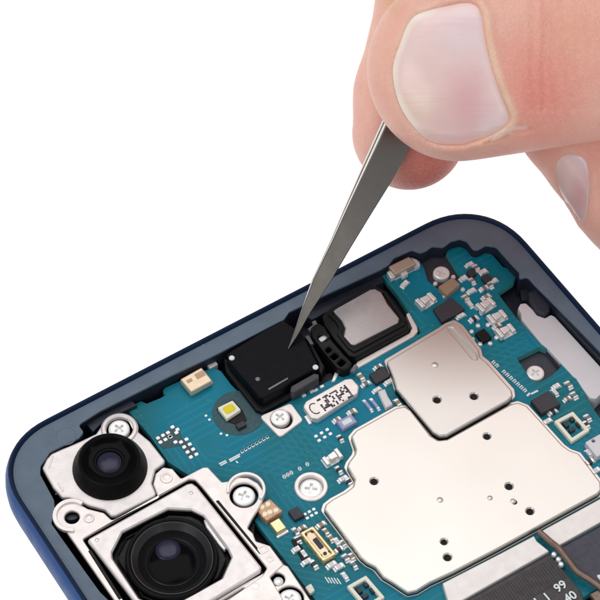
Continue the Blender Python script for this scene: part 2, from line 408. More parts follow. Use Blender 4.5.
# silk print: too small to read in the photo, kept as the same short strokes
def silk(name, strokes, w=.018):
    bm = BM()
    for a, b_ in strokes:
        a, b_ = Vector(G(a, ZB + .004)), Vector(G(b_, ZB + .004)); d = (b_ - a); n = Vector((-d.y, d.x)).normalized() * w / 2
        vs = [bm.verts.new((*q, ZB + .004)) for q in (a - n, b_ - n, b_ + n, a + n)]; bm.faces.new(vs)
    return obj(name, bm, M_white, board)
st = []
for k in range(8):
    x, y = 241 + 3.6 * k, 452 - 2.05 * k
    st += [((x, y - 1), (x + 1.4, y + 1.4)), ((x + 1.2, y - 1.7), (x + 2.4, y + .6)), ((x, y - .5), (x + 2, y - 1.6))]
st += [((219, 464), (226, 460.5)), ((220.5, 465.5), (227, 462)), ((229, 460), (240, 454)), ((230, 461.5), (240, 456)), ((236, 461), (238, 463))]
silk('silk_print', st, .02)
st = []
for x, y in ((284, 476.5), (287.5, 474.5), (291, 472.5), (299.5, 468.5), (307, 464)):
    st += [((x - 1.4, y - .5), (x + .3, y + 2)), ((x + .3, y - 1.6), (x + 1.9, y + .8)), ((x - 1.4, y - .5), (x + .3, y - 1.6)), ((x + .3, y + 2), (x + 1.9, y + .8))]
silk('silk_print', st, .016)
st = []
for k in range(10):
    x, y = 493 + 3.5 * k, 362 + 3.1 * k
    if k in (2,): continue
    st += [((x - 1.5, y + 1.2), (x + 1.5, y - 1.2)), ((x - .6, y + 2), (x + 2.2, y + .1))]
st += [((527, 396), (530, 393)), ((531, 394), (538, 390.5))]
silk('silk_print', st, .026)
st = [((325 + 3 * k, 577 + .3 * k), (329 + 3 * k, 583 + .3 * k)) for k in range(5)]
silk('silk_print', st, .014)

# spring clips: folded metal tabs on a base
def clip(p, s=1.0, rot=0.):
    bm = BM(); c = G(p, ZB + .1); ca, sa = math.cos(rot), math.sin(rot)
    P = lambda x, y: (c[0] + s * (x * ca - y * sa), c[1] + s * (x * sa + y * ca))
    prism(bm, [P(-.12, -.07), P(.12, -.07), P(.12, .07), P(-.12, .07)], ZB, ZB + .02, .005, (), 0)
    prism(bm, [P(-.12, -.07), P(-.07, -.07), P(-.07, .07), P(-.12, .07)], ZB, ZB + .10, .01, (), 0)
    prism(bm, [P(-.06, -.05), P(.04, -.035), P(.04, .035), P(-.06, .05)], ZB + .08, ZB + .105, .008, (), 0)
    prism(bm, [P(.06, -.07), P(.11, -.06), P(.11, .06), P(.06, .07)], ZB, ZB + .075, .012, (), 0)
    prism(bm, [P(-.03, -.03), P(.03, -.02), P(.03, .02), P(-.03, .03)], ZB + .02, ZB + .05, .008, (), 1)
    return obj('spring_clip', bm, [M_tin, M_gold], board)
for p, s, r in (((486.3, 303), 1.0, .1), ((497.7, 315), 1.0, 0), ((506, 329), 1.0, 0), ((426.5, 298.5), 1.05, .1), ((332, 456), .95, math.pi)): clip(p, s, r)

bm = BM(); zt = ZB + .13; kc = [(388, 266), (409, 256), (417, 263.5), (395, 274.5)]
prism(bm, fillet(GP([(386, 270), (391, 266), (412, 257), (420, 262), (419, 267), (396, 279), (390, 277)], ZB + .03), .02), ZB, ZB + .03, .008, (), 1)
prism(bm, fillet(GP(kc, zt), .02), ZB + .03, zt, .02)
kp = obj('key_connector', bm, [mat('pale tan shell', S(190, 172, 158), .4, .4, .08, 8, .1, 60, .05), M_tin], phone, 'tan connector with bright metal ends')
for q_ in ([(386.5, 272), (391.5, 269), (396, 275.5), (391, 279)], [(412, 257), (417.5, 259.5), (420.5, 265), (415, 267.5)], [(400, 272.5), (406, 269.5), (408.5, 273), (402.5, 276.5)]):
    bm = BM(); prism(bm, fillet(GP(q_, ZB + .09), .012), ZB + .01, ZB + .09, .014); obj('metal_tab', bm, M_tin, kp)
cap_part((405, 283), .1, .06, .3, .045, M_ceram)
# gold microphone can, flash LED, gold laser sensor, crystal, framed connectors, small pads
bm = BM(); zt = ZB + .12
prism(bm, fillet(GP([(179.5, 380.5), (201.5, 368), (213.5, 382.5), (191.5, 395)], ZB + .03), .02), ZB, ZB + .03, .008)
prism(bm, fillet(GP([(180, 379), (201.5, 367), (212.5, 380.5), (191, 392)], zt), .02), ZB + .03, zt, .016)
mic = obj('microphone', bm, [M_gold], phone, 'gold microphone can')
bm = BM(); prism(bm, GP([(194, 374.5), (202.5, 370), (206, 375), (197.5, 379.5)], zt + .002), zt - .003, zt + .002, .001)
prism(bm, GP([(186, 380.5), (191, 377.7), (193, 380.8), (188, 383.5)], zt + .002), zt - .003, zt + .002, .001); obj('etched_mark', bm, M_dgold, mic, split=True)
bm = BM(); c = G((238.5, 413), ZB); prism(bm, circ(c, .31, 40), ZB - .01, ZB + .004, .003); 
prism(bm, fillet(GP([(216, 409), (232.5, 399), (242.5, 410), (247, 420), (240, 426), (226, 421)], ZB + .012), .02), ZB - .01, ZB + .012, .005, (), 1)
led = obj('flash_led', bm, [M_epoxy, M_black], phone, 'yellow flash light in a dark round well')
bm = BM(); prism(bm, fillet(GP([(217.5, 407.5), (232.5, 400), (241, 409.5), (226.7, 419)], ZB + .07), .015), ZB, ZB + .07, .01); obj('led_frame', bm, M_ledw, led)
bm = BM(); prism(bm, fillet(GP([(221.5, 408), (231.5, 403), (236.5, 409), (227, 414.5)], ZB + .078), .035), ZB + .06, ZB + .078, .006); obj('led_phosphor', bm, M_led, led)
bm = BM(); box(bm, G((241, 424.5), ZB + .05), .11, .07, ZB, ZB + .05, 0, .008); obj('capacitor', bm, M_chip, led)

q = [(300, 532.5), (313, 525.5), (336.5, 554), (323, 561.5)]; zt = ZB + .09
bm = BM(); inn = fillet(inset(ccw(GP(q, zt)), .035), .02)
prism(bm, fillet(GP(q, zt), .02), ZB, zt, .012, [inn]); prism(bm, inset(ccw(inn), .001), ZB, zt - .03, .004, (), 1)
gs = obj('laser_sensor', bm, [M_goldf, M_gold], phone, 'gold framed sensor')
bm = BM()
for p, r in (((305, 535), .026), ((312.5, 531), .026), ((320.5, 556), .022), ((325, 553.5), .022), ((330, 551), .022)): lathe(bm, G(p, zt - .03), [(r, zt - .032), (r, zt - .024), (0, zt - .022)], 12)
obj('sensor_dot', bm, M_chip, gs, split=True); bm = BM()
prism(bm, fillet(GP([(312.5, 539.5), (316.5, 537), (324, 546.5), (320, 549)], zt - .02), .01), zt - .04, zt - .012, .006)
obj('sensor_window', bm, M_chip, gs)
bm = BM(); zt = ZB + .1
prism(bm, fillet(GP([(253.5, 507), (270, 498.5), (283, 511), (266.5, 521)], zt), .02), ZB, zt, .012); cr = obj('flash_crystal', bm, [M_cop], phone, 'mottled copper brown component')
bm = BM()
for p in ((262, 507), (268, 504), (270, 512), (276, 510), (265, 514)): lathe(bm, G(p, zt), [(.045, zt - .002), (.03, zt + .012), (0, zt + .016)], 12)
obj('solder_bump', bm, M_gold, cr, split=True)
bm = BM(); prism(bm, fillet(GP([(269.5, 523), (279, 517.5), (286.5, 527.5), (277, 533)], ZB + .08), .01), ZB, ZB + .08, .01); prism(bm, GP([(276, 536), (287.5, 529), (289, 531.5), (277.5, 538)], ZB + .03), ZB, ZB + .03, .008, (), 1)
obj('gold_inductor', bm, [M_goldf, M_tin], board)
def framed(q):
    zt = ZB + .06; bm = BM(); inn = inset(ccw(GP(q, zt)), .045)
    prism(bm, fillet(GP(q, zt), .015), ZB, zt, .01, [inn])
    o = obj('board_connector', bm, [M_ledw], phone, 'square white framed connector')
    bm = BM(); P = ccw(GP(q, ZB)); c = [sum(a[k] for a in P) / 4 for k in (0, 1)]
    for a, b_ in ((-.065, .04), (.065, -.04), (-.05, -.055), (.05, .055)): box(bm, (c[0] + a, c[1] + b_), .07 if abs(a) < .06 else .05, .045 if abs(a) < .06 else .07, ZB, ZB + .045, 0, .006)
    obj('contact_block', bm, M_chip, o, split=True)
framed([(554, 421), (573, 411), (590, 430), (571.7, 442)]); framed([(346.7, 586), (366, 575), (385, 597), (366, 609)])
bm = BM(); prism(bm, fillet(GP([(585, 442), (601, 433), (613, 448), (597, 457)], ZB + .1), .02), ZB, ZB + .1, .012, [circ(G((593.5, 440.5), ZB + .1), .022, 14)]); obj('antenna_pad', bm, M_lilac, board)

# coax cover plate with etched strokes
q = [(303, 406), (306, 401), (345, 379), (352, 378), (359, 386), (358, 393), (318, 419), (311, 418)]; zt = ZB + .09
bm = BM(); prism(bm, fillet(GP(q, zt), .05, 5), ZB, zt, .014); pl = obj('coax_cover', bm, [M_bracket], phone, 'pale metal cover plate with dark etched marks')
bm = BM(); rr = random.Random(4)
o0, ex, ey = Vector(G((325, 410), zt)), Vector((.78, .0)).normalized(), Vector((0, 1))
for i in range(16):
    for j in range(7):
        if rr.random() < .5:
            w = rr.choice((.022, .027)); c = o0 + ex * (.0 + i * .0255) + ey * (j * .027 - .004)
            box(bm, (c.x, c.y), w, rr.choice((.02, .027)), zt - .003, zt + .002 + .0001 * ((i * 7 + j) % 9), 0, .0008)
c0 = o0 + ex * (-.09) + ey * .08
for k in range(9):
    a0 = math.radians(60 + k * 27); box(bm, (c0.x + .055 * math.cos(a0), c0.y + .075 * math.sin(a0)), .03, .014, zt - .003, zt + .0022 + .0001 * k, a0 + Q, .0008)
obj('etched_print', bm, M_chip, pl)
# screws
def screw(p, z, r=.13, parent=None, rot=.4, dome=.02):
    c = G(p, z); bm = BM(); n = 32
    cross = []
    w, l = r * .13, r * .52
    for x, y in ((w, l), (w, w), (l, w), (l, -w), (w, -w), (w, -l), (-w, -l), (-w, -w), (-l, -w), (-l, w), (-w, w), (-w, l)):
        cross.append((c[0] + x * math.cos(rot) - y * math.sin(rot), c[1] + x * math.sin(rot) + y * math.cos(rot)))
    A = ring(bm, circ(c, r, n), z - .07); B = ring(bm, circ(c, r, n), z - .02); C = ring(bm, circ(c, r * .93, n), z - .006); D = ring(bm, circ(c, r * .78, n), z)
    bridge(bm, A, B); bridge(bm, B, C); bridge(bm, C, D)
    cr_ = ccw(cross); X = ring(bm, cr_, z); Y = ring(bm, inset(cr_, .004), z - .04)
    cap(bm, [D, X]); bridge(bm, X, Y); cap(bm, [Y]); cap(bm, [A])
    return obj('screw', bm, M_screw, parent or phone)
screw((119, 428.5), -.06, .125, rot=.2); screw((244, 495.5), -.10, .13, rot=.7); screw((311, 488.5), -.25, .14, rot=.9); screw((280, 417), -.20, .118, rot=.3)
screw((441.5, 272.5), -.22, .105, rot=.5); screw((535.5, 372.5), -.26, .11, rot=.1); screw((290, 599), -.09, .13, rot=.5)
bm = BM(); lathe(bm, ringc, [(.142, ZB - .06), (.142, ZB + .012), (.15, ZB + .02), (.185, ZB + .02), (.195, ZB + .01), (.195, ZB - .002)], 40); obj('grommet', bm, M_bracket, phone)
bm = BM(); prism(bm, fillet(GP([(259, 416), (291, 402.5), (303.5, 420), (280, 437.5)], ZB + .03), .05, 5), ZB - .08, ZB + .03, .012, [circ(G((281.5, 419), ZB + .03), .132, 32)]); prism(bm, circ(G((283, 418), ZB - .1), .2), ZB - .12, ZB - .08, .004, (), 1)
obj('screw_plate', bm, [M_bracket, M_black], phone, 'pale square screw plate')

# ---- shields
zs = -.115
sh = [(351, 436), (356, 430), (396, 407.5), (405, 406), (411, 410), (431, 435.5), (438, 440), (447, 439), (510, 404), (518, 402), (527, 405.5), (533, 412), (563, 445), (570, 450), (579, 453), (601, 482), (601.5, 490), (598, 494), (500, 548), (453, 572.5), (430, 583), (417, 591), (408, 593), (401, 588.5), (393, 583), (383, 577), (375, 567), (367, 563), (361, 558), (330, 517), (324, 509), (325.5, 504), (332, 499), (345, 492), (353, 486), (354.5, 479), (347, 466), (348.5, 462), (354.5, 454), (355.5, 449)]
dots = [((374, 481), .042), ((487, 436), .04), ((509, 486), .042), ((530, 511), .042), ((444, 541.5), .036), ((447.5, 557), .042), ((514.5, 502), .02)]
bm = BM(); prism(bm, fillet(GP(sh, zs), .035, 4), ZB + .004, zs, .022, [circ(G(p, zs), r, 16) for p, r in dots], 0, 1, sheet=.045)
ls = obj('large_shield', bm, [M_nickel, M_gap], phone, 'wide pale metal shield can with small punched holes')
bm = BM()
for p, r in dots: prism(bm, circ(G(p, zs - .03), r * 1.4, 14), zs - .05, zs - .03, .004)
obj('punched_hole', bm, M_hole, ls, split=True)
bm = BM()
for p, r in (((440, 500), .026), ((490, 498), .022), ((513, 501), .022)): lathe(bm, G(p, zs), [(r * 1.6, zs - .001), (r, zs + .006), (r * .4, zs + .009), (0, zs + .009)], 14)
obj('weld_dimple', bm, M_nickel, ls, split=True)
bm = BM()      # foot flange around both cans
fl = inset(ccw(GP(sh, zs - .05)), -.035); prism(bm, fillet(fl, .05, 3), ZB + .001, ZB + .03, .008); obj('shield_flange', bm, M_nickel, ls)
zs2 = -.085
sh2 = [(386.5, 361), (440, 329.5), (446, 325), (454, 322), (461, 326.5), (479, 350), (480.5, 357), (487, 362), (512, 390), (513, 396), (508, 401), (447, 435.5), (440, 436), (433, 432), (396, 388), (394, 380)]
bm = BM(); gro = [(447.5, 328), (452, 327.5), (475.5, 353.5), (477.5, 359.5), (473, 359), (451, 333)]
prism(bm, fillet(GP(sh2, zs2), .04, 4), ZB + .004, zs2, .022, [fillet(GP(gro, zs2), .02, 3)] + [circ(G(p, zs2), r, 16) for p, r in (((437, 399.5), .043), ((474, 396), .043))], 0, 1, sheet=.05)
prism(bm, inset(ccw(fillet(GP(gro, zs2), .02, 3)), -.012), ZB + .01, zs2 - .028, .004)
ss = obj('small_shield', bm, [M_shield2, M_gap], phone, 'square tan metal shield can with pressed corner groove')
bm = BM()
for p in ((437, 399.5), (474, 396)): prism(bm, circ(G(p, zs2 - .03), .06, 14), zs2 - .05, zs2 - .03, .004)
obj('punched_hole', bm, M_hole, ss, split=True)
bm = BM(); lathe(bm, G((435, 365), zs2), [(.045, zs2 - .001), (.03, zs2 + .009), (0, zs2 + .011)], 16); obj('weld_dimple', bm, M_nickel, ss)
bm = BM(); prism(bm, fillet(inset(ccw(GP(sh2, zs2 - .09)), -.03), .05, 3), ZB + .001, ZB + .05, .008); obj('shield_flange', bm, M_nickel, ss)

# ---- connector cover strip, flex blocks and coax wire
zc = -.135
bm = BM(); prism(bm, fillet(GP([(442.5, 583), (500, 553.5), (534, 535.5), (537, 541), (549.5, 551), (500, 579), (463, 600), (450, 608)], zc), .012), ZB, zc, .012)
prism(bm, fillet(GP([(540, 531.5), (602, 497.5), (640, 477), (650, 494), (600, 522.5), (559, 545.5), (548, 536)], zc), .012), ZB, zc, .012)
obj('connector_cover', bm, M_strip, phone, 'pale strip covering the flex connectors', split=True)
zx = -.16
bm = BM(); fp = GP([(463, 602.5), (549.5, 554), (560, 566), (580, 590), (600, 640), (560, 700), (490, 690)], zx)
prism(bm, fp, ZB - .02, zx, .012)
a, b_ = Vector(G((463, 602.5), zx)), Vector(G((549.5, 554), zx)); d = (b_ - a); dn = Vector((d.y, -d.x)).normalized()
n = 34
for k in range(n):
    c = a + d * ((k + .5) / n) + dn * .2
    box(bm, (c.x, c.y), d.length / n * .5, .3, zx - .004, zx + .008, math.atan2(d.y, d.x), .004)
fx = obj('ribbed_flex', bm, M_flex, phone, 'dark ribbed flex connector with white numerals')
bm = BM(); prism(bm, fillet(GP([(561, 547.5), (603, 524.5), (650, 498), (690, 560), (640, 600), (602, 585), (580, 571)], zx + .02), .02), ZB - .02, zx + .02, .014)
obj('flex_block', bm, M_flex2, phone, 'slate flex block')
def text(s, p, size, ang, z):
    cu = bpy.data.curves.new('t', 'FONT'); cu.body = s; cu.size = size; cu.extrude = .002; cu.offset = .003; cu.align_x = 'CENTER'; cu.align_y = 'CENTER'; cu.resolution_u = 3
    o = bpy.data.objects.new('t', cu); COL.objects.link(o); bpy.context.view_layer.update()
    dg = bpy.context.evaluated_depsgraph_get(); me = bpy.data.meshes.new_from_object(o.evaluated_get(dg)); bpy.data.objects.remove(o)
    c = G(p, z); me.transform(Matrix.Translation((c[0], c[1], z)) @ Matrix.Rotation(ang, 4, 'Z'))
    return me
bm = BM()
for s, p, sz in (('99', (560.5, 586.5), .145), ('40', (570.5, 597), .145), ('1', (547, 597), .14), ('1', (537, 602), .14)):
    me = text(s, p, sz, math.radians(2), zx + .012); bm.from_mesh(me)
prism(bm, fillet(GP([(596, 575), (601, 574), (612, 583), (606, 588)], zx + .03), .02), zx - .02, zx + .03, .008)
obj('white_numeral', bm, M_white, fx, split=True)
def tube(bm, pts, r, n=12, mi=0, closed=True):
    prev = None; P = [Vector(p) for p in pts]
    for i, p in enumerate(P):
        t = (P[min(i + 1, len(P) - 1)] - P[max(i - 1, 0)]).normalized()
        s = t.cross(Vector((0, 0, 1))).normalized(); up = s.cross(t)
        rr_ = r[i] if isinstance(r, (list, tuple)) else r
        cur = [bm.verts.new(p + (s * math.cos(2 * math.pi * k / n) + up * math.sin(2 * math.pi * k / n)) * rr_) for k in range(n)]
        if prev: bridge(bm, prev, cur, mi)
        elif closed: bm.faces.new(cur[::-1])
        prev = cur
    if closed: bm.faces.new(prev)
def smooth_path(ctrl, n=10):
    out = []; C = [ctrl[0]] + list(ctrl) + [ctrl[-1]]
    for i in range(1, len(C) - 2):
        p0, p1, p2, p3 = (Vector(C[i + k]) for k in (-1, 0, 1, 2))
        for k in range(n):
            t = k / n
            out.append(.5 * ((2 * p1) + (p2 - p0) * t + (2 * p0 - 5 * p1 + 4 * p2 - p3) * t * t + (3 * p1 - p0 - 3 * p2 + p3) * t ** 3))
    out.append(Vector(C[-2])); return out
wz = -.105
bm = BM(); tube(bm, smooth_path([(*G((538.5, 531), wz), wz), (*G((550, 541.5), wz), wz), (*G((558, 549), wz), wz + .02), (*G((568, 561), wz), wz + .01), (*G((577, 571.5), wz), wz), (*G((590, 580), wz), wz), (*G((606, 592), wz), wz), (*G((640, 618), wz), wz - .05)]), .036)
obj('coax_wire', bm, M_coax, phone, 'thin bronze coaxial wire')
bm = BM()
for p in ((554, 555), (558.5, 560), (561, 565)): lathe(bm, G(p, zx), [(.035, zx - .002), (.028, zx + .03), (0, zx + .04)], 12)
obj('solder_bump', bm, M_tin, fx, split=True)
bm = BM(); prism(bm, GP([(590, 594), (601, 588), (615, 600), (604, 612)], zx + .04), zx - .02, zx + .04, .01); obj('coax_clamp', bm, M_coax, phone)

# ---- pale tray at the right
zp = -.2
bm = BM(); prism(bm, fillet(GP([(518, 308), (520.5, 303.5), (526, 303), (533, 309.5), (537, 315), (545, 318), (551, 314.5), (555, 316.5), (600, 366), (660, 432), (648, 442), (610, 397), (603, 392), (596, 399), (590, 398), (583, 389), (576, 378), (574, 377), (546.5, 347.5), (541, 343), (521.5, 319), (521, 313)], zp), .025, 3), ZF, zp, .012)
obj('sim_tray_shell', bm, M_lilac, phone, 'long pale metal tray shell')
bm = BM(); prism(bm, fillet(GP([(528, 292), (536, 286.5), (552, 302), (550, 311), (545, 315), (537, 312), (529, 300)], -.15), .03), ZF, -.15, .03)
prism(bm, fillet(GP([(556, 312), (561, 310), (640, 392), (636, 398)], -.15), .01), ZF, -.15, .02)
obj('tray_wall', bm, M_floor, phone, split=True)

# ---- earpiece speaker
ze = -.09
bm = BM(); body = [(322, 316), (331, 307), (372, 284), (385, 290), (396, 305), (409, 322), (409, 328), (356, 357), (349, 356), (335, 340), (325, 326)]
prism(bm, fillet(GP(body, ze), .05, 4), ZF, ze, .02)
ear = obj('earpiece_speaker', bm, [M_black], phone, 'black earpiece speaker with silver plate')
bm = BM(); lip = GP([(327, 314), (334, 306.5), (373, 285), (386, 291), (406, 320), (405, 325), (354, 352.5), (347, 347), (337, 334), (339, 328), (335, 321)], ze + .02)
lo = fillet(lip, .04, 4); prism(bm, lo, ze - .01, ze + .025, .012, [inset(ccw(lo), .045)]); obj('gasket', bm, M_black, ear)
bm = BM(); prism(bm, fillet(GP([(333, 311), (335.5, 308.5), (370.5, 289), (375, 288.5), (381.5, 292), (388, 304), (399.5, 318), (398.5, 322.5), (355, 345), (351, 344.5), (343.5, 336), (345, 328), (341.5, 320.5)], ze + .03), .025, 4), ze - .01, ze + .03, .02)
obj('speaker_plate', bm, mat('brushed speaker plate', (.47, .445, .455, 1), .38, .75, .05, 5, .1, 60, .05), ear, 'grey silver plate')
bm = BM(); prism(bm, fillet(GP([(355, 365), (357, 361.5), (409, 333), (412, 328), (406, 314), (409, 312), (417, 326), (418, 331), (414, 336), (358, 368)], ZB + .03), .02, 3), ZB - .1, ZB + .03, .012)
obj('speaker_rim', bm, M_bracket, ear, 'pale rim')
bm = BM(); za = -.06
arm = [(311, 327), (318, 322), (325, 327), (332, 340), (345, 355), (352, 362), (350, 368), (343, 370), (336, 367), (322, 350), (312, 336)]
slots = [[(325, 349.5), (329, 346), (332, 349.5), (328, 353)], [(330, 356), (335, 352), (339, 356), (334, 360)], [(337, 362.5), (342, 358), (346, 362), (341, 366.5)]]
prism(bm, fillet(GP(arm, za), .05, 4), ZF, za, .02, [circ(G((323, 337), za), .065, 20)] + [fillet(GP(s, za), .015, 3) for s in slots])
ar = obj('speaker_bracket', bm, M_black, ear, 'black slotted bracket arm')
bm = BM(); c = G((323, 338), za - .06); prism(bm, fillet(rect(c, .11, .07, .1), .02), za - .1, za - .06, .01); obj('bright_pin', bm, M_tin, ar)
bm = BM()
for s in ([(309, 331), (314, 327)], [(307, 337), (312, 345)], [(352, 372), (356, 366)], [(314, 322), (318, 330)]):
    tube(bm, [(*G(s[0], -.12), -.12), (*G(s[1], -.12), -.12)], .03, 8)
obj('flex_tail', bm, M_grey, ear, split=True)
bm = BM()
for p in ((304, 395), (312, 391), (316, 389.5), (322, 386)): prism(bm, fillet(rect(G(p, ZB + .02), .055, .04), .01), ZB - .03, ZB + .02, .008)
prism(bm, fillet(GP([(331, 382), (335, 372), (339, 373), (335, 381)], ZB + .03), .01), ZB - .05, ZB + .03, .008)
prism(bm, GP([(304, 416), (307, 415), (312, 423), (309, 424)], ZB + .02), ZB - .01, ZB + .02, .006)
prism(bm, fillet(rect(G((202, 363.5), -.2), .09, .07), .01), ZF, -.2, .008); prism(bm, fillet(rect(G((211, 359), -.18), .06, .09), .01), ZF, -.18, .008); prism(bm, fillet(rect(G((212.5, 364.5), -.2), .12, .06), .01), ZF, -.2, .008)
obj('contact_tab', bm, M_tin, phone, split=True)
bm = BM(); prism(bm, GP([(263, 410), (300, 391), (330, 372), (338, 378), (303, 402), (268, 416)], -.235), ZF, -.235, .01); obj('gasket_foam', bm, M_black, phone)

# ---- cameras and their bracket
zb = -.07
inner = [(82.5, 539), (189, 479), (195, 479.5), (202, 487), (267, 568), (262, 576), (170, 640), (150, 640)]
brk = [(112, 520), (104, 512.5), (88, 508.5), (78, 503), (67, 500), (58, 504.5), (53.5, 513), (56, 521.5), (64, 528), (70, 537), (100, 580), (138, 634), (152, 645), (185, 650), (284, 600), (270, 577), (284, 564.5), (270, 545.5), (256, 541), (253, 533), (247.5, 528), (252, 519), (259, 508), (263, 500), (263.5, 491), (258, 483), (248, 477.5), (237, 477), (228, 481), (222, 482), (208, 467), (203, 467), (181, 478.5), (172.5, 468.5), (163, 467), (155.5, 473.5), (153, 484), (158, 496.5), (157, 497.5)]
bm = BM()
prism(bm, fillet(GP(brk, zb), .03, 3), ZF + .02, zb, .014, [fillet(GP(inner, zb), .03, 3), circ(G((72, 517), zb), .085, 24), circ(G((244, 495), zb), .165, 28)], 0, 1, sheet=.04)
bk = obj('camera_bracket', bm, [M_bracket, M_gap], phone, 'pale stamped bracket holding the cameras')
bm = BM(); lathe(bm, G((89, 518.5), zb), [(.062, zb - .001), (.055, zb + .014), (.035, zb + .018), (.03, zb + .006), (0, zb + .004)], 24); lathe(bm, G((166.5, 478), zb), [(.075, zb - .001), (.068, zb + .012), (.045, zb + .014), (.04, zb + .004), (0, zb + .002)], 24)
lathe(bm, G((246, 489), zb), [(.0, zb - .05), (.02, zb - .06)], 10)
obj('rivet', bm, M_bracket, bk, split=True)
bm = BM(); c = G((71.5, 516), zb)       # raised collar round the left screw hole
def arc_strip(bm, c, r0, r1, a0, a1, z0, z1, n=20, bev=.006):
    pts = [(c[0] + r0 * math.cos(a0 + (a1 - a0) * k / n), c[1] + r0 * math.sin(a0 + (a1 - a0) * k / n)) for k in range(n + 1)]
    pts += [(c[0] + r1 * math.cos(a1 - (a1 - a0) * k / n), c[1] + r1 * math.sin(a1 - (a1 - a0) * k / n)) for k in range(n + 1)]
    prism(bm, pts, z0, z1, bev)
arc_strip(bm, c, .165, .215, math.radians(20), math.radians(250), zb - .02, zb + .03)
arc_strip(bm, G((246, 490), zb), .19, .225, math.radians(-70), math.radians(160), zb - .05, zb + .03)
obj('raised_collar', bm, M_bracket, bk, split=True)
bm = BM(); prism(bm, circ(G((72, 517), -.3), .12), ZF, -.16, .01); obj('screw_boss', bm, M_recess, bk)
bm = BM()
for pts in ([(215.5, 501), (218.5, 500), (262, 553), (259.5, 554)], [(88, 551), (91, 549.5), (122, 598), (119, 600)]): prism(bm, fillet(GP(pts, zb + .002), .01), zb - .01, zb + .002, .001)
obj('dark_slot', bm, M_black, bk, split=True)
bm = BM()
for q_, r in (((263, 549.5), .055), ((270, 559), .042)): 
    c = G(q_, zb); o2 = fillet(rect(c, r * 2, r * 1.8), r * .5, 4); prism(bm, o2, zb - .01, zb + .006, .003, [inset(ccw(o2), .02)])
obj('pressed_square', bm, M_bracket, bk, split=True)
bm = BM(); prism(bm, fillet(GP([(246, 530), (250, 520), (255, 524), (254, 540), (257, 541), (250, 545)], -.2), .01), ZF, -.2, .01); obj('dark_gap', bm, M_black, bk)

# wide camera
zu = -.075
uw = [(42, 468), (46, 459), (51, 453.5), (62, 448.5), (80, 441), (96, 433.5), (101, 426), (105, 418.5), (112, 414.5), (120, 413.5), (129, 418), (134, 428), (150, 441), (165, 460), (164, 463.5), (155.5, 469.5), (152, 483), (156, 493), (155, 496), (116, 515.5), (111, 516), (104.5, 509.5), (89, 505.5), (78, 500.5), (69, 497.5), (62, 497.5), (53, 487.5)]
bm = BM(); cs = G((119.5, 429), zu)
prism(bm, fillet(GP(uw, zu), .04, 4), ZF + .02, zu, .02, [circ(cs, .155, 28)], 0, 1, sheet=.05)
uc = obj('wide_camera', bm, [M_campl, M_gap], phone, 'small rear camera in pale housing')
bm = BM()
for pts in ([(48.5, 468), (50, 467.5), (53.5, 456), (52, 455.5)], [(57, 483), (58.5, 482), (64, 490.5), (62.5, 491.5)]): prism(bm, GP(pts, zu + .008), zu - .005, zu + .008, .004)
obj('pressed_rib', bm, M_campl, uc, split=True)
bm = BM(); lathe(bm, cs, [(.158, zu - .03), (.158, zu + .012), (.17, zu + .02), (.2, zu + .016), (.22, zu - .002)], 36); obj('screw_collar', bm, M_campl, uc)
c = G((110, 467.8), zu); HB = .20
def lens_profile(R0, R1, z, h, ri): return [(R0 + .012, z - .01), (R0 + .012, z + .012), (R0, z + .03), (R0 * .985, z + h * .35), (R1 + .03, z + h * .62), (R1 + .012, z + h * .9), (R1, z + h * .98), (R1 - .012, z + h), (R1 - .025, z + h * .95), (ri, z + h * .86)]
bm = BM(); lathe(bm, c, lens_profile(.42, .345, zu, HB, .305), 56); obj('lens_barrel', bm, M_barrel, uc, ang=50)
M_glass = mat('coated lens glass', S(3, 3, 6), .12, 0, 0, 3, 0, 60, .01, spec=.06)
M_coat = mat('violet lens coating', S(26, 25, 54), .26, .3, .1, 5, 0, 60, .02)
M_iris = mat('iris ring', S(34, 34, 42), .35, .2, .1, 5)
def glass(name, c, z, ri, parent, m1, tilt=0):
    bm = BM(); lathe(bm, c, [(ri, z), (ri * .8, z + .012), (ri * .5, z + .022), (ri * .25, z + .027), (0, z + .028)], 40); o = obj(name, bm, m1, parent, ang=60)
    return o
bm = BM(); lathe(bm, c, [(.31, zu + HB * .86), (.25, zu + HB * .74), (.19, zu + HB * .66), (.17, zu + HB * .70), (.15, zu + HB * .70), (.14, zu + HB * .64)], 48); obj('front_glass', bm, M_glass, uc, ang=60)
glass('inner_lens', c, zu + HB * .62, .145, uc, M_coat)

# main camera
zm = -.02
mc = [(87.5, 540.5), (89, 538), (187, 483.5), (192, 482.5), (197, 486), (261.5, 566.5), (260.5, 571), (166, 628), (153, 626)]
oc = [(122.5, 531.5), (168, 508.5), (191.5, 509.5), (203, 515), (228, 549), (231.5, 557), (222, 578), (184, 599), (160, 606), (139, 598), (112.5, 558), (112, 552)]
bm = BM(); ocw = GP(oc, zm)
prism(bm, fillet(GP(mc, zm), .04, 4), ZF + .02, zm, .024, [fillet(ocw, .025, 3)], 0, 1, sheet=.05)
mcam = obj('main_camera', bm, [M_campl, M_gap], phone, 'large rear camera in square pale housing')
bm = BM(); prism(bm, inset(ccw(ocw), -.03), zm - .3, zm - .15, .004); obj('housing_well', bm, M_black, mcam)
bm = BM()
for pts in ([(203.5, 519.5), (206, 519.5), (226.5, 548), (224.5, 550.5), (219, 545), (206, 527)],): prism(bm, fillet(GP(pts, zm - .05), .01), zm - .1, zm - .05, .012)
obj('bright_wire', bm, M_tin, mcam)
bm = BM()
for p in ((97, 540), (191, 493)): lathe(bm, G(p, zm), [(.03, zm - .001), (.018, zm + .005), (0, zm + .007)], 12)
obj('weld_dimple', bm, M_campl, mcam, split=True)
bm = BM()    # actuator steps inside the octagon
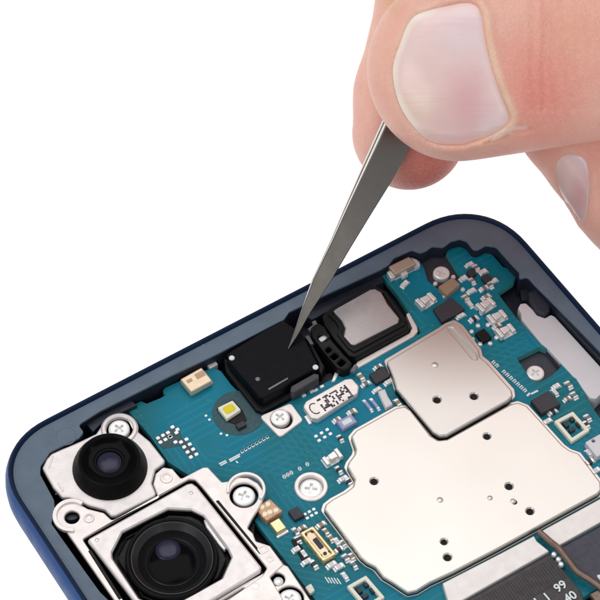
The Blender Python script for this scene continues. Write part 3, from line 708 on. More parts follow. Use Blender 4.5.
oi = inset(ccw(ocw), .05); prism(bm, fillet(oi, .05, 3), zm - .09, zm - .055, .015, [circ(G((172, 556), zm), .5, 48)]); obj('actuator_frame', bm, M_black, mcam)
c = G((172, 557.5), zm + .01); R = .525
bm = BM(); lathe(bm, c, [(R, zm - .09), (R, zm - .02), (R - .012, zm + .012), (R - .03, zm + .02), (R - .05, zm + .012), (R - .065, zm - .005), (.40, zm - .056), (.33, zm - .085), (.28, zm - .10), (.22, zm - .125)], 72); obj('lens_barrel', bm, M_barrel, mcam, ang=50)
bm = BM(); lathe(bm, c, [(.29, zm - .118), (.22, zm - .098), (.12, zm - .08), (.05, zm - .075), (0, zm - .074)], 48); obj('front_glass', bm, M_glass, mcam, ang=60)
bm = BM(); lathe(bm, c, [(R - .055, zm - .005), (R - .065, zm + .008), (R - .075, zm + .008), (.40, zm - .042), (.385, zm - .056)], 72); obj('retaining_ring', bm, mat('satin ring', S(40, 40, 44), .3, .2, .05, 5, 0, 60, .03, spec=.4), mcam, ang=50)
bm = BM(); lathe(bm, c, [(.31, zm - .088), (.3, zm - .08), (.285, zm - .098)], 60); obj('inner_ring', bm, M_iris, mcam, ang=50)
bm = BM(); cc = G((168, 549), zm - .07); lathe(bm, cc, [(.145, zm - .085), (.13, zm - .072), (.08, zm - .062), (0, zm - .057)], 32, 0); obj('lens_glint', bm, M_coat, mcam, 'violet grey glint on the inner lens', ang=60)  # highlight of the coated lens, built as an off-centre violet disc

# lower bracket
z2 = -.085
bm = BM(); prism(bm, fillet(GP([(200, 605), (250, 579.5), (282, 563.5), (288, 566), (312, 602), (330, 630), (240, 660)], z2), .03, 3), ZF + .02, z2, .014, [circ(G((277.5, 579), z2), .085, 24), circ(G((290, 598), z2), .155, 28), fillet(GP([(203, 611), (243, 587.5), (251, 589), (262, 606), (230, 640)], z2), .03)], 0, 1, sheet=.04)
lb = obj('lower_bracket', bm, [M_bracket, M_gap], phone, 'pale bracket at the lower screw')
bm = BM(); lathe(bm, G((278.5, 580.5), z2), [(.055, z2 - .1), (.055, z2 - .02), (.04, z2 - .01), (0, z2 - .008)], 24); lathe(bm, G((255.5, 586.5), z2), [(.05, z2 - .002), (.04, z2 + .02), (0, z2 + .026)], 20); obj('locating_pin', bm, M_tin, lb, split=True)
bm = BM(); prism(bm, GP([(212, 606), (243, 589), (258, 610), (230, 640)], -.14), ZF, -.14, .01); obj('cover_plate', bm, M_campl, lb)
bm = BM(); prism(bm, circ(G((284, 590), -.3), .38), ZF, -.28, .01); obj('seat', bm, M_recess, lb)
bm = BM(); prism(bm, fillet(GP([(305, 587), (311, 583), (315, 590), (310, 594)], ZB + .05), .015), ZB, ZB + .05, .01); obj('test_point', bm, M_ledw, board)
# lower half of the phone, outside the photo
bm = BM(); prism(bm, fillet([(.75, -13.2), (6.3, -13.2), (6.3, -6.6), (.75, -6.6)], .2, 5), ZF, -.1, .03); obj('battery', bm, M_darkgrey, phone)

# ------------------------------------------------------------------ the black front camera being lifted out
zk = 0.0
fc = thing('front_camera', 'glossless black square front camera module lying under the tweezer tip', 'camera module', (*G((270, 362), -.3), -.4))
fc['label'] = 'flat black square camera module lying under the tweezer tip'
top = [(226, 355), (232, 350), (279, 321.5), (284, 320.5), (302, 333), (317.5, 362), (318, 367.5), (292, 381.5), (284, 388), (263.5, 398.5), (259.5, 398), (230, 363)]
bm = BM(); prism(bm, fillet(GP(top, zk), .03, 4), -.4, zk, .018); obj('housing', bm, M_module, fc)
bm = BM(); prism(bm, fillet(GP([(291, 386), (314, 373), (319, 374), (319, 378), (294, 392.5), (290, 391)], -.04), .02), -.3, -.04, .015); obj('connector_step', bm, M_darkgrey, fc)
bm = BM(); prism(bm, fillet(GP([(222, 352), (228, 360), (258, 403), (266, 402), (290, 391), (293, 396), (262, 412), (256, 410), (226, 371)], -.16), .02), -.4, -.16, .02)
prism(bm, fillet(GP([(303, 335), (311, 341), (325, 366), (322, 376), (318, 372), (318, 362)], -.1), .02), -.35, -.1, .02); obj('skirt', bm, M_black, fc, split=True)
bm = BM()
for p, r in (((231.8, 358), .036), ((315.5, 367.2), .036)): lathe(bm, G(p, zk), [(r, zk - .001), (r * .8, zk + .012), (0, zk + .018)], 16)
obj('bright_pin', bm, M_white, fc, split=True)
bm = BM(); lathe(bm, G((257.7, 379), zk), [(.03, zk - .001), (.02, zk + .004), (0, zk + .005)], 14); prism(bm, GP([(268, 388.5), (287.5, 377.5), (288.2, 378.8), (269, 390)], zk + .002), zk - .002, zk + .002, .001)
obj('scuff_mark', bm, M_grey, fc, split=True)

# ------------------------------------------------------------------ tweezers
def W(px, py, d): return CAM + d * (CV + (px - 300) / F * CR - (py - 300) / F * CU)
tw = thing('tweezers', 'slim steel tweezers with a fine point pinched between thumb and finger', 'tweezers', tuple(W(288.5, 347.5, 26.20)))
def tw_mat():
    m = mat('brushed tweezer steel', (.20, .187, .174, 1), .29, 1, .04, 3, 0, 60, .05)
    nt = m.node_tree; N = nt.nodes; L = nt.links; b = N['Principled BSDF']; tc = N.new('ShaderNodeTexCoord'); mp = N.new('ShaderNodeMapping')
    mp.inputs['Scale'].default_value = (60, 60, 3); mp.inputs['Rotation'].default_value = (.3, .5, .2)
    n = N.new('ShaderNodeTexNoise'); n.inputs['Scale'].default_value = 3; n.inputs['Detail'].default_value = 4
    L.new(tc.outputs['Object'], mp.inputs[0]); L.new(mp.outputs[0], n.inputs['Vector'])
    bp = N.new('ShaderNodeBump'); bp.inputs['Strength'].default_value = .12; bp.inputs['Distance'].default_value = .01; L.new(n.outputs['Fac'], bp.inputs['Height']); L.new(bp.outputs[0], b.inputs['Normal'])
    return m
M_tw = tw_mat(); M_twe = mat('painted edge highlight', (.82, .76, .70, 1), .3, .6, .06, 6, .05, 60, .05)  # the left edge's highlight is painted in as a paler steel
# measured stations: left and right edge of the front arm
stn = [((288.0, 348.5), (288.8, 348.8)), ((294, 332), (299, 334)), ((300.5, 312), (312, 311)), ((312, 279), (331, 283)), ((330, 241), (352, 248)), ((344, 208), (372, 216)), ((361.7, 167), (397, 177)), ((372, 143), (410, 155)), ((400, 80), (440, 92)), ((430, 10), (471, 23)), ((520, -200), (562, -187)), ((640, -480), (684, -467)), ((706, -640), (742, -628))]
def arm_mesh(dofs, thick, tilt, wscale, shift=0.):
    bm = BM(); prev = None
    for i, (l, r) in enumerate(stn):
        f = min(1, i / 6)
        d = 26.20 - .06 * f + dofs(i)
        A, Bp = np.array(W(*l, d)), np.array(W(*r, d))
        c = (A + Bp) / 2; wv = (Bp - A) * wscale; w = np.linalg.norm(wv); wv = wv / w; c = c + wv * w * shift * f
        nn = -CV - ((-CV) @ wv) * wv; nn /= np.linalg.norm(nn)
        t = tilt * np.interp(i, [0, 1, 3, 5, 7, 9], [.2, .35, .5, .85, 1.2, 1.25])
        wv2, nn2 = wv * math.cos(t) - nn * math.sin(t), nn * math.cos(t) + wv * math.sin(t)
        wv2, nn2 = wv * math.cos(t) + nn * math.sin(t), nn * math.cos(t) - wv * math.sin(t)
        th = thick * (.25 + .75 * f); bv = min(.012, w * .2, th * .3)
        sec = [(-w / 2, -th), (w / 2, -th), (w / 2, -bv), (w / 2 - bv, 0), (-w / 2 + bv, 0), (-w / 2, -bv)]
        cur = [bm.verts.new(tuple(c + wv2 * x + nn2 * y)) for x, y in sec]
        if prev:
            for k in range(6):
                fc_ = bm.faces.new((prev[k], prev[(k + 1) % 6], cur[(k + 1) % 6], cur[k])); fc_.material_index = 1 if k == 5 else 0
        else: bm.faces.new(cur)
        prev = cur
    bm.faces.new(prev[::-1])
    return bm
gap = [.0, .0, .02, .04, .06, .08, .08, .08, .08, .09, .12, .1, .0]
obj('front_arm', arm_mesh(lambda i: 0, .06, -.4, .9, .04), [M_tw, M_twe], tw, ang=20)
obj('back_arm', arm_mesh(lambda i: .02 + min(1, i / 6) * .06 + gap[i], .05, -.4, .9, -.05), [M_tw, M_twe], tw, ang=20)

# ------------------------------------------------------------------ the hand (grown as one surface)
D0 = 25.5; K = D0 / F
def P3(px, py, hz):
    d = D0 - hz * K
    return np.array([(px - 300) / F * d, -(py - 300) / F * d, hz * K])
HM = Matrix.Identity(4); hc = CAM + CV * D0
for i in range(3): HM[i][0] = CR[i]; HM[i][1] = CU[i]; HM[i][2] = -CV[i]; HM[i][3] = hc[i]

def axis(a, b, n):
    """graded grid line: n = list of (position, step)"""
    out = [a]
    while out[-1] < b:
        x = out[-1]; s = np.interp(x, [q[0] for q in n], [q[1] for q in n]); out.append(x + s)
    return np.array(out)
gx = axis(.2, 17.0, [(0, .024), (3.7, .024), (5.5, .09), (18, .2)])
gy = axis(-2.6, 9.0, [(-2.6, .12), (.3, .03), (.6, .024), (3.6, .024), (4.4, .08), (9, .2)])
gz = axis(-5.2, 1.9, [(-5.2, .12), (-2.6, .04), (-2.2, .026), (1.1, .024), (1.9, .05)])
X, Y, Z = np.meshgrid(gx, gy, gz, indexing='ij', sparse=True)
def smin(a, b, k):
    h = np.clip(.5 + .5 * (b - a) / k, 0, 1); return b + (a - b) * h - k * h * (1 - h)
def rcone(x, y, z, a, b, ra, rb):
    ba = b - a; t = np.clip(((x - a[0]) * ba[0] + (y - a[1]) * ba[1] + (z - a[2]) * ba[2]) / (ba @ ba), 0, 1)
    return np.sqrt((x - a[0] - t * ba[0]) ** 2 + (y - a[1] - t * ba[1]) ** 2 + (z - a[2] - t * ba[2]) ** 2) - (ra + (rb - ra) * t)
tip = P3(367.5, 79, 0); ip = P3(612, 50, 0)
tx = (ip - tip) / np.linalg.norm(ip - tip); tz = np.array([0, 0, 1.]) - tx[2] * tx; tz /= np.linalg.norm(tz); ty = np.cross(tz, tx)
def thumb(x, y, z):
    s = (x - tip[0]) * tx[0] + (y - tip[1]) * tx[1] + (z - tip[2]) * tx[2]
    a = (x - tip[0]) * ty[0] + (y - tip[1]) * ty[1] + (z - tip[2]) * ty[2]
    b = (x - tip[0]) * tz[0] + (y - tip[1]) * tz[1] + (z - tip[2]) * tz[2]
    s = s / K; w = np.interp(s, [0, 100, 160, 220, 250, 300, 400], [92, 93, 91, 88, 87, 89, 90]) * K
    h = np.interp(s, [0, 60, 120, 160, 230, 280, 400], [62, 64, 66, 66, 72, 76, 76]) * K
    sx = np.clip((90 - s) / 90, 0, None)
    ex = np.clip((s - 270) / 60, 0, None)
    rho = np.sqrt(sx * sx + (a / w) ** 2 + ex * ex)
    p = np.where(b > 0, 2.7, 2.1)
    hh = np.where(b > 0, h, h * .98)
    return ((rho ** p + np.abs(b / hh) ** p) ** (1 / p) - 1) * 62 * K
def finger(x, y, z, joints, radii, k=.12):
    d = None
    for i in range(len(joints) - 1):
        e = rcone(x, y, z, joints[i], joints[i + 1], radii[i], radii[i + 1])
        d = e if d is None else smin(d, e, k)
    return d
HZI = -128
IDX = [P3(409, 133, HZI), P3(414, 95, HZI - 1), P3(440, 0, HZI - 4), P3(482, -170, -170), P3(700, -330, -125)]
RI = [57 * .01225, .72, .76, .85, 1.0]
MID = [P3(672, 248, -88), P3(636, 196, -92), P3(579, 116, -105), P3(560, 60, -125), P3(600, -150, -220), P3(770, -330, -200)]
RM = [.66, .735, .76, .78, .86, 1.0]
RNG = [P3(800, 250, -120), P3(735, 100, -170), P3(722, -110, -270), P3(860, -310, -260)]
LIT = [P3(905, 215, -150), P3(850, 85, -200), P3(855, -75, -280), P3(960, -250, -300)]
def front(f, x, y, z1=1.6, z0=-2.6, n=420):
    """where a line of sight towards the hand first meets the shape f"""
    zz = np.linspace(z1, z0, n); v = f(np.asarray(x)[..., None], np.asarray(y)[..., None], zz)
    i = np.argmax(v < 0, axis=-1); ok = (v < 0).any(axis=-1); i = np.clip(i, 1, n - 1)
    va, vb = np.take_along_axis(v, (i - 1)[..., None], -1)[..., 0], np.take_along_axis(v, i[..., None], -1)[..., 0]
    t = va / np.where(np.abs(va - vb) < 1e-9, 1, va - vb)
    return np.where(ok, zz[i - 1] + t * (zz[i] - zz[i - 1]), np.nan)
def nail_outline(px, hz, sub=6):
    P = [Vector((*P3(x, y, hz)[:2], 0)) for x, y in px]; out = []
    n = len(P)
    for i in range(n):
        p0, p1, p2, p3 = P[i - 1], P[i], P[(i + 1) % n], P[(i + 2) % n]
        for k in range(sub):
            t = k / sub
            q = .5 * ((2 * p1) + (p2 - p0) * t + (2 * p0 - 5 * p1 + 4 * p2 - p3) * t * t + (3 * p1 - p0 - 3 * p2 + p3) * t ** 3)
            out.append((q.x, q.y))
    return np.array(out)
TN = [(393, 72), (395, 58), (400, 44), (406, 28), (414, 16), (428, 10), (446, 5), (462, 2), (475, 4), (482, 16), (485, 40), (491, 66), (499, 90), (507, 109), (510, 120), (503, 129), (492, 135), (478, 140), (462, 144.5), (444, 144), (428, 139), (415, 127), (403, 110), (396, 92)]
MN = [(558.5, 168), (559, 160), (563, 154.5), (570, 152), (579, 153), (586, 158), (589.5, 168), (590.5, 182), (590, 195), (589.5, 207), (589, 217), (587, 221), (583.5, 218), (576.5, 206.5), (568.5, 195), (562, 182)]
tno = nail_outline(TN, 56); mno = nail_outline(MN, -40)
def poly_sd(x, y, P):
    """signed distance to an outline in the view plane, negative inside"""
    d = np.full(np.broadcast(x, y).shape, 1e9); ins = np.zeros(d.shape, bool)
    n = len(P)
    for i in range(n):
        ax_, ay_ = P[i]; bx, by = P[(i + 1) % n]; ex, ey = bx - ax_, by - ay_
        t = np.clip(((x - ax_) * ex + (y - ay_) * ey) / (ex * ex + ey * ey + 1e-12), 0, 1)
        d = np.minimum(d, (x - ax_ - t * ex) ** 2 + (y - ay_ - t * ey) ** 2)
        c = ((ay_ > y) != (by > y)) & (x < ex * (y - ay_) / (ey if abs(ey) > 1e-12 else 1e-12) + ax_)
        ins ^= c
    d = np.sqrt(d); return np.where(ins, -d, d)
x2, y2 = X[:, :, 0], Y[:, :, 0]
sdT = poly_sd(x2, y2, tno); sdM = poly_sd(x2, y2, mno)
# skin relief in the view plane: nail bed, raised fold (none at the free edge), creases
fold = np.interp(x2, [P3(405, 0, 56)[0], P3(450, 0, 56)[0]], [.15, 1])
relT = np.where(sdT < 0, -.035 * np.clip(-sdT / .04, 0, 1), .034 * fold * np.exp(-((sdT - .05) / .055) ** 2))
relM = np.where(sdM < 0, -.014 * np.clip(-sdM / .05, 0, 1), .014 * np.exp(-((sdM - .04) / .05) ** 2))
def crease(pts, hz, depth, wid):
    P = [P3(x, y, hz) for x, y in pts]; d = np.full(x2.shape + (), 1e9) if False else np.full(np.broadcast(x2, y2).shape, 1e9)
    for a, b_ in zip(P[:-1], P[1:]):
        e = b_[:2] - a[:2]; t = np.clip(((x2 - a[0]) * e[0] + (y2 - a[1]) * e[1]) / (e @ e), 0, 1)
        d = np.minimum(d, np.hypot(x2 - a[0] - t * e[0], y2 - a[1] - t * e[1]))
    return -depth * np.exp(-(d / wid) ** 2)
relT = relT + crease([(488, 142), (500, 136), (508, 132), (518, 130.5), (530, 130)], 40, .03, .02)
relT = relT + crease([(470, 146), (484, 146), (500, 142)], 40, -.012, .03)
rw = np.random.RandomState(3)
for k in range(9):
    xx = 528 + k * 11 + rw.uniform(-3, 3); sg = rw.uniform(-5, 5)
    relT = relT + crease([(xx + sg, -20), (xx + sg * .3 + 3, 30), (xx + 2, 75), (xx - sg + 7, 110)], 50, .020 + .010 * rw.rand(), .026)
T = thumb(X, Y, Z)
frontw = np.clip((Z - (tip[2] - .1)) / .3, 0, 1)
T = T - relT[:, :, None] * frontw
A_ = finger(X, Y, Z, IDX, RI)
B_ = finger(X, Y, Z, MID, RM) - relM[:, :, None] * np.clip((Z + 2.2) / .3, 0, 1)
D = np.minimum(T, np.minimum(A_, B_))
D = smin(D, rcone(X, Y, Z, P3(600, 51, 0), P3(850, 25, -40), .86, 1.1), .25)
D = smin(D, rcone(X, Y, Z, P3(850, 25, -40), P3(1120, 60, -120), 1.1, 1.5), .4)
D = np.minimum(D, finger(X, Y, Z, RNG, [.68, .76, .84, .98])); D = np.minimum(D, finger(X, Y, Z, LIT, [.58, .64, .7, .9]))
wr = P3(1310, 0, -190)
for j, r in ((P3(700, -330, -125), 1.0), (P3(770, -330, -200), 1.0), (P3(860, -310, -260), .98), (P3(960, -250, -300), .9)): D = smin(D, rcone(X, Y, Z, j, wr, r, 1.9), .5)
D = smin(D, rcone(X, Y, Z, P3(1120, 60, -120), wr, 1.4, 1.9), .5); D = smin(D, rcone(X, Y, Z, wr, P3(1700, 40, -190), 2.1, 2.6), .4)
D = np.maximum(D, X - P3(1590, 0, -190)[0])
def surface_nets(D, gx, gy, gz):
    n0, n1, n2 = D.shape; s = D < 0
    cs = np.zeros((n0 - 1, n1 - 1, n2 - 1), np.int8)
    for i in (0, 1):
        for j in (0, 1):
            for k in (0, 1): cs += s[i:n0 - 1 + i, j:n1 - 1 + j, k:n2 - 1 + k]
    act = (cs > 0) & (cs < 8); I = np.argwhere(act); idx = -np.ones(act.shape, np.int64); idx[act] = np.arange(len(I))
    acc = np.zeros((len(I), 3)); cnt = np.zeros(len(I)); base = [gx, gy, gz]
    cv = {}
    for i in (0, 1):
        for j in (0, 1):
            for k in (0, 1): cv[i, j, k] = D[I[:, 0] + i, I[:, 1] + j, I[:, 2] + k]
    for c0 in cv:
        for ax_ in range(3):
            if c0[ax_]: continue
            c1 = list(c0); c1[ax_] = 1; c1 = tuple(c1)
            a, b_ = cv[c0], cv[c1]; m = (a < 0) != (b_ < 0); t = a / np.where(m, a - b_, 1)
            p = np.stack([base[q][I[:, q] + c0[q]] for q in range(3)], 1)
            p[:, ax_] += t * (base[ax_][I[:, ax_] + 1] - base[ax_][I[:, ax_]])
            acc[m] += p[m]; cnt[m] += 1
    V = acc / cnt[:, None]; quads = []
    for ax_ in range(3):
        o1, o2 = [(1, 2), (2, 0), (0, 1)][ax_]
        sl0 = [slice(None)] * 3; sl1 = [slice(None)] * 3; sl0[ax_] = slice(0, -1); sl1[ax_] = slice(1, None)
        a, b_ = s[tuple(sl0)], s[tuple(sl1)]
        E_ = np.argwhere(a != b_); E_ = E_[(E_[:, o1] > 0) & (E_[:, o2] > 0) & (E_[:, o1] < D.shape[o1] - 1) & (E_[:, o2] < D.shape[o2] - 1)]
        inside = s[E_[:, 0], E_[:, 1], E_[:, 2]]
        def at(d1, d2):
            q = E_.copy(); q[:, o1] += d1; q[:, o2] += d2; return idx[q[:, 0], q[:, 1], q[:, 2]]
        q = np.stack([at(-1, -1), at(0, -1), at(0, 0), at(-1, 0)], 1); q[~inside] = q[~inside][:, ::-1]; quads.append(q)
    return V, np.concatenate(quads)
V, Qd = surface_nets(D, gx, gy, gz)
# a light relaxation takes out the grid's stepping
nb = np.concatenate([Qd[:, [0, 1]], Qd[:, [1, 2]], Qd[:, [2, 3]], Qd[:, [3, 0]]])
for it in range(3):
    acc = np.zeros_like(V); cnt = np.zeros(len(V))
    for c_ in (0, 1):
        np.add.at(acc, nb[:, c_], V[nb[:, 1 - c_]]); np.add.at(cnt, nb[:, c_], 1)
    V = V * .5 + .5 * acc / np.maximum(cnt, 1)[:, None]
me = bpy.data.meshes.new('hand'); me.from_pydata(V.tolist(), [], Qd.tolist()); me.update()
for p in me.polygons: p.use_smooth = True
# pigment: paler fingertip skin, ruddy knuckle side and pads, plus painted shade
def lin(r, g, b_): return np.array(S(r, g, b_)[:3])
vx, vy, vz = V.T
ppx = 300 + vx / (D0 - vz) * F; ppy = 300 - vy / (D0 - vz) * F
col = np.tile(lin(247, 190, 172), (len(V), 1))
def blend(w, c): 
    global col
    w = np.clip(w, 0, 1)[:, None]; col = col * (1 - w) + c * w
isth = (thumb(vx, vy, vz) < .09)
g = lambda cx, cy, sx, sy: np.exp(-((ppx - cx) / sx) ** 2 - ((ppy - cy) / sy) ** 2)
blend(.75 * g(540, 90, 42, 60) * isth, lin(228, 128, 116))
blend(.5 * g(575, 30, 40, 40) * isth, lin(228, 165, 138))
blend(.7 * g(505, 25, 16, 18) * isth, lin(242, 190, 172))
blend(.7 * g(372, 70, 22, 50) * isth, lin(240, 186, 164))
blend(.6 * g(392, 4, 9, 9), lin(226, 180, 120))
blend(.8 * (~isth) * (ppy > 100) * (ppx < 480) * np.clip((ppx - 372) / 40, 0, 1), lin(196, 84, 76))  # ruddy index pad, also darkened for the shading below the thumb
blend(.55 * g(530, 140, 30, 22) * (~isth), lin(205, 105, 95))  # reddish shadow between thumb and middle finger, painted into the skin
near = (ppx > 380) & (ppx < 545) & (ppy < 165) & isth
sdv = np.full(len(V), 9.); sdv[near] = poly_sd(vx[near], vy[near], tno)
blend(.75 * np.exp(-((sdv - .035) / .05) ** 2) * np.clip((ppx - 470) / 20, 0, 1), lin(242, 214, 184))
blend(.35 * np.exp(-((sdv - .03) / .04) ** 2) * np.clip((470 - ppx) / 20, 0, 1), lin(246, 206, 182))
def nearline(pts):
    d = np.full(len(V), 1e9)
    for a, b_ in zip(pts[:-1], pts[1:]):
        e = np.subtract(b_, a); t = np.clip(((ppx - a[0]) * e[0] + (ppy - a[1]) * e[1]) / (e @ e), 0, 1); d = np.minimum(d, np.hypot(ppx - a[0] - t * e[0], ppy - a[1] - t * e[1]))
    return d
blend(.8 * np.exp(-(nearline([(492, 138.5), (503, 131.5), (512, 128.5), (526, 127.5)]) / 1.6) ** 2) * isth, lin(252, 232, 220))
blend(.6 * np.exp(-(nearline([(484, 143), (497, 140.5), (508, 135)]) / 1.5) ** 2) * isth, lin(196, 110, 96))  # shade of the crease painted as a dark red line
ca_ = me.attributes.new('pigment_shade', 'FLOAT_COLOR', 'POINT'); ca_.data.foreach_set('color', np.concatenate([col, np.ones((len(V), 1))], 1).astype(np.float32).ravel())

sk = bpy.data.materials.new('skin'); sk.use_nodes = True
N = sk.node_tree.nodes; L = sk.node_tree.links; b = N['Principled BSDF']
at = N.new('ShaderNodeAttribute'); at.attribute_name = 'pigment_shade'; tc = N.new('ShaderNodeTexCoord')
def noise(sc, det=5, vec=None):
    n = N.new('ShaderNodeTexNoise'); n.inputs['Scale'].default_value = sc; n.inputs['Detail'].default_value = det
    L.new(vec or tc.outputs['Object'], n.inputs['Vector']); return n
n1 = noise(2.6, 6); mr = N.new('ShaderNodeMapRange'); mr.inputs[1].default_value = .35; mr.inputs[2].default_value = .7; mr.inputs[3].default_value = 0; mr.inputs[4].default_value = .35; L.new(n1.outputs['Fac'], mr.inputs[0])
mx = N.new('ShaderNodeMixRGB'); mx.inputs[2].default_value = S(236, 152, 138); L.new(mr.outputs[0], mx.inputs[0]); L.new(at.outputs['Color'], mx.inputs[1])
n2 = noise(30, 6); mr2 = N.new('ShaderNodeMapRange'); mr2.inputs[1].default_value = .45; mr2.inputs[2].default_value = .75; mr2.inputs[4].default_value = .2; L.new(n2.outputs['Fac'], mr2.inputs[0])
mx2 = N.new('ShaderNodeMixRGB'); mx2.inputs[2].default_value = S(248, 214, 196); L.new(mr2.outputs[0], mx2.inputs[0]); L.new(mx.outputs[0], mx2.inputs[1]); L.new(mx2.outputs[0], b.inputs['Base Color'])
b.inputs['Subsurface Weight'].default_value = .25; b.inputs['Subsurface Radius'].default_value = (1, .35, .2); b.inputs['Subsurface Scale'].default_value = .12
b.inputs['Roughness'].default_value = .43; b.inputs['Specular IOR Level'].default_value = .5
# relief: cross hatched skin lines, pores, fine ridges
vo = N.new('ShaderNodeTexVoronoi'); vo.feature = 'DISTANCE_TO_EDGE'; vo.inputs['Scale'].default_value = 24
wn = noise(5, 3); wm = N.new('ShaderNodeMixRGB'); wm.blend_type = 'ADD'; wm.inputs[0].default_value = .22; L.new(tc.outputs['Object'], wm.inputs[1]); L.new(wn.outputs['Color'], wm.inputs[2])
mp = N.new('ShaderNodeMapping'); mp.inputs['Scale'].default_value = (1.9, .55, 1.2); L.new(wm.outputs[0], mp.inputs[0]); L.new(mp.outputs[0], vo.inputs['Vector'])
vr = N.new('ShaderNodeMapRange'); vr.inputs[1].default_value = 0; vr.inputs[2].default_value = .3; vr.inputs[4].default_value = .4; L.new(vo.outputs['Distance'], vr.inputs[0])
n3 = noise(46, 6)
ad = N.new('ShaderNodeMath'); ad.operation = 'MULTIPLY_ADD'; ad.inputs[1].default_value = .9; L.new(n3.outputs['Fac'], ad.inputs[0]); L.new(vr.outputs[0], ad.inputs[2])
bp = N.new('ShaderNodeBump'); bp.inputs['Strength'].default_value = .45; bp.inputs['Distance'].default_value = .02; L.new(ad.outputs[0], bp.inputs['Height'])
n4 = noise(3.5, 3); bp2 = N.new('ShaderNodeBump'); bp2.inputs['Strength'].default_value = .25; bp2.inputs['Distance'].default_value = .06; L.new(n4.outputs['Fac'], bp2.inputs['Height']); L.new(bp.outputs[0], bp2.inputs['Normal']); L.new(bp2.outputs[0], b.inputs['Normal'])
me.materials.append(sk)
hand = bpy.data.objects.new('hand', me); COL.objects.link(hand); hand.matrix_world = HM
hand['label'] = 'bare hand with broad thumbnail pinching the steel tweezers'; hand['category'] = 'hand'

def nail_mat():
    m = bpy.data.materials.new('nail keratin'); m.use_nodes = True; N = m.node_tree.nodes; L = m.node_tree.links; b = N['Principled BSDF']
    a = N.new('ShaderNodeAttribute'); a.attribute_name = 'pigment_shade'; tc = N.new('ShaderNodeTexCoord')
    mp = N.new('ShaderNodeMapping'); mp.inputs['Scale'].default_value = (1.2, 16, 1.2); mp.inputs['Rotation'].default_value = (0, 0, -.11); L.new(tc.outputs['Object'], mp.inputs[0])
    n = N.new('ShaderNodeTexNoise'); n.inputs['Scale'].default_value = 1.6; n.inputs['Detail'].default_value = 4; L.new(mp.outputs[0], n.inputs['Vector'])
    n2 = N.new('ShaderNodeTexNoise'); n2.inputs['Scale'].default_value = 3; L.new(tc.outputs['Object'], n2.inputs['Vector'])
    mr = N.new('ShaderNodeMapRange'); mr.inputs[1].default_value = .4; mr.inputs[2].default_value = .7; mr.inputs[4].default_value = .35; L.new(n2.outputs['Fac'], mr.inputs[0])
    mx = N.new('ShaderNodeMixRGB'); mx.inputs[2].default_value = S(232, 186, 186); L.new(mr.outputs[0], mx.inputs[0]); L.new(a.outputs['Color'], mx.inputs[1]); L.new(mx.outputs[0], b.inputs['Base Color'])
    bp = N.new('ShaderNodeBump'); bp.inputs['Strength'].default_value = .14; bp.inputs['Distance'].default_value = .03; L.new(n.outputs['Fac'], bp.inputs['Height']); L.new(bp.outputs[0], b.inputs['Normal'])
    b.inputs['Roughness'].default_value = .26; b.inputs['Subsurface Weight'].default_value = .25; b.inputs['Subsurface Radius'].default_value = (1, .4, .3); b.inputs['Subsurface Scale'].default_value = .06; b.inputs['Coat Weight'].default_value = .6; b.inputs['Coat Roughness'].default_value = .16
    return m
M_nail = nail_mat()
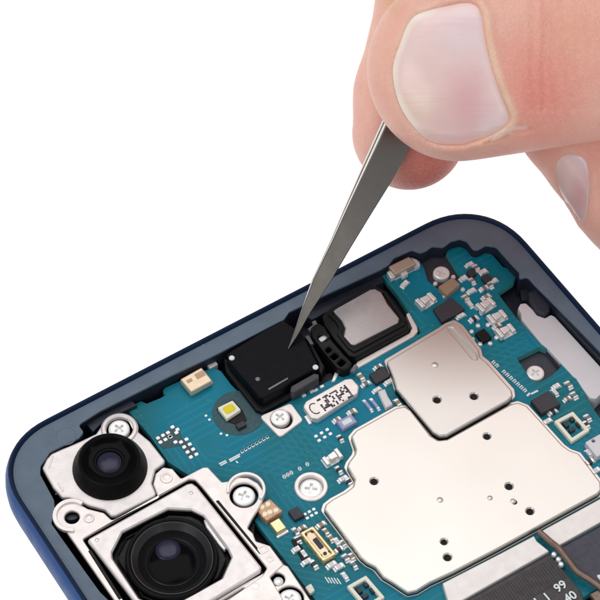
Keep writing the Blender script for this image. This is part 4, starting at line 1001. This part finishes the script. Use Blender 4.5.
def nail(name, out, f, lift, free_dir, cols, skirt=.05):
    c = out.mean(0); rs = np.array([0, .12, .25, .4, .55, .68, .8, .88, .94, .98, 1.0]); n = len(out)
    pts = c + rs[:, None, None] * (out - c)[None]
    zf = front(f, pts[..., 0], pts[..., 1])
    for i in range(len(rs) - 1, -1, -1):       # beyond the visible side the plate keeps the slope it had
        bad = np.isnan(zf[i])
        if bad.any(): zf[i][bad] = np.nanmin(zf)
    ang = (out - c) / np.linalg.norm(out - c, axis=1)[:, None]
    fr = np.clip((ang @ np.array(free_dir)) * 2.0 - .4, 0, 1)
    off = lift * np.ones((len(rs), 1)) - np.clip((rs[:, None] - .8) / .2, 0, 1) ** 2 * (lift + .012) * (1 - fr[None])
    z = zf + off
    V = []; F_ = []
    V.append((c[0], c[1], float(z[0].mean())))
    for i in range(1, len(rs)):
        for k in range(n): V.append((pts[i, k, 0], pts[i, k, 1], z[i, k]))
    for k in range(n): V.append((pts[-1, k, 0] - .004 * ang[k, 0], pts[-1, k, 1] - .004 * ang[k, 1], z[-1, k] - skirt))
    R_ = len(rs)
    for k in range(n): F_.append((0, 1 + k, 1 + (k + 1) % n))
    for i in range(R_ - 1):
        for k in range(n):
            a, b_ = 1 + i * n + k, 1 + i * n + (k + 1) % n; F_.append((a, a + n, b_ + n, b_))
    V = np.array(V); me = bpy.data.meshes.new(name); me.from_pydata(V.tolist(), [], F_); me.update()
    for p in me.polygons: p.use_smooth = True
    base, tipc, cut = cols; rr_ = np.concatenate([[0], np.repeat(rs[1:], n), np.ones(n)]); fa = np.concatenate([[0], np.tile(fr, R_)])
    along = ((V[:, :2] - c) @ np.array(free_dir)); along = along / np.abs(along).max()
    col = np.tile(base, (len(V), 1))
    w = (np.clip((-along - .42) / .16, 0, 1) * .75)[:, None]; col = col * (1 - w) + cut[None] * w
    lat = (V[:, 1] - c[1]) / np.abs(V[:, 1] - c[1]).max(); lng = (V[:, 0] - c[0]) / np.abs(V[:, 0] - c[0]).max()
    for cx, cy, sx, sy, k_, cc_ in ((.25, -.35, .45, .45, .75, lin(226, 170, 174)), (.2, .6, .6, .4, .6, lin(240, 222, 230)), (-.6, -.45, .35, .45, .6, lin(240, 214, 190)), (-.35, .2, .3, .5, .4, lin(244, 222, 214))):
        w = (k_ * np.exp(-((lng - cx) / sx) ** 2 - ((lat - cy) / sy) ** 2))[:, None]; col = col * (1 - w) + cc_[None] * w
    w = (np.clip((rr_ - .88) / .12, 0, 1) * (1 - np.clip(fa * 1.6, 0, 1)) * .75)[:, None]; col = col * (1 - w) + lin(240, 196, 180)[None] * w
    w = (np.clip((rr_ - .9) / .05, 0, 1) * np.clip(fa * 1.5, 0, 1) * .85)[:, None]; col = col * (1 - w) + tipc[None] * w
    a = me.attributes.new('pigment_shade', 'FLOAT_COLOR', 'POINT'); a.data.foreach_set('color', np.concatenate([col, np.ones((len(V), 1))], 1).astype(np.float32).ravel())
    me.materials.append(M_nail); o = bpy.data.objects.new(name, me); COL.objects.link(o); o.parent = hand
    return o
nail('thumbnail', tno, thumb, .012, (-.995, .08), (lin(240, 208, 204), lin(250, 238, 222), lin(244, 226, 226)))['label'] = 'broad pink thumbnail'
nail('fingernail', mno, lambda x, y, z: finger(x, y, z, MID, RM), .006, (.5, -.86), (lin(232, 198, 196), lin(240, 220, 208), lin(234, 208, 204)), .004)['label'] = 'narrow nail of the curled finger'

# ------------------------------------------------------------------ light
w = bpy.data.worlds.new('World'); scene.world = w; w.use_nodes = True
bg = w.node_tree.nodes['Background']; bg.inputs[0].default_value = (.97, .985, 1, 1); bg.inputs[1].default_value = .5
def area(name, loc, target, sx, sy, power, col=(1, 1, 1)):
    l = bpy.data.lights.new(name, 'AREA'); l.shape = 'RECTANGLE'; l.size = sx; l.size_y = sy; l.energy = power; l.color = col
    o = bpy.data.objects.new(name, l); COL.objects.link(o); o.location = loc
    o.rotation_euler = (Vector(target) - Vector(loc)).to_track_quat('-Z', 'Y').to_euler(); return o
def cd(x, y, z): return tuple(np.array([3.0, -2.5, 0]) + x * np.array([CR[0], CR[1], 0]) + y * np.array([-CR[1], CR[0], 0]) + np.array([0, 0, z]))
area('overhead softbox', cd(-4, 14, 44), (3, -2.5, 0), 44, 30, 7200, (1, .985, .965))
area('front softbox', cd(-26, -26, 30), (3, -2.5, 1), 24, 24, 3000, (1, .99, .98))

area('added side strip', (lambda q: tuple(np.array(W(320, 280, 26.2)) + 46 * q))(-CV * math.cos(math.radians(24)) + (.91 * CR - .40 * CU) * math.sin(math.radians(24))), (3, -2.5, 1), 9, 26, 850, (1, .96, .92))  # extra lamp, added to brighten the lower face of the tweezers

scene.view_settings.view_transform = 'Standard'; scene.view_settings.look = 'None'; scene.view_settings.exposure = 0; scene.view_settings.gamma = 1
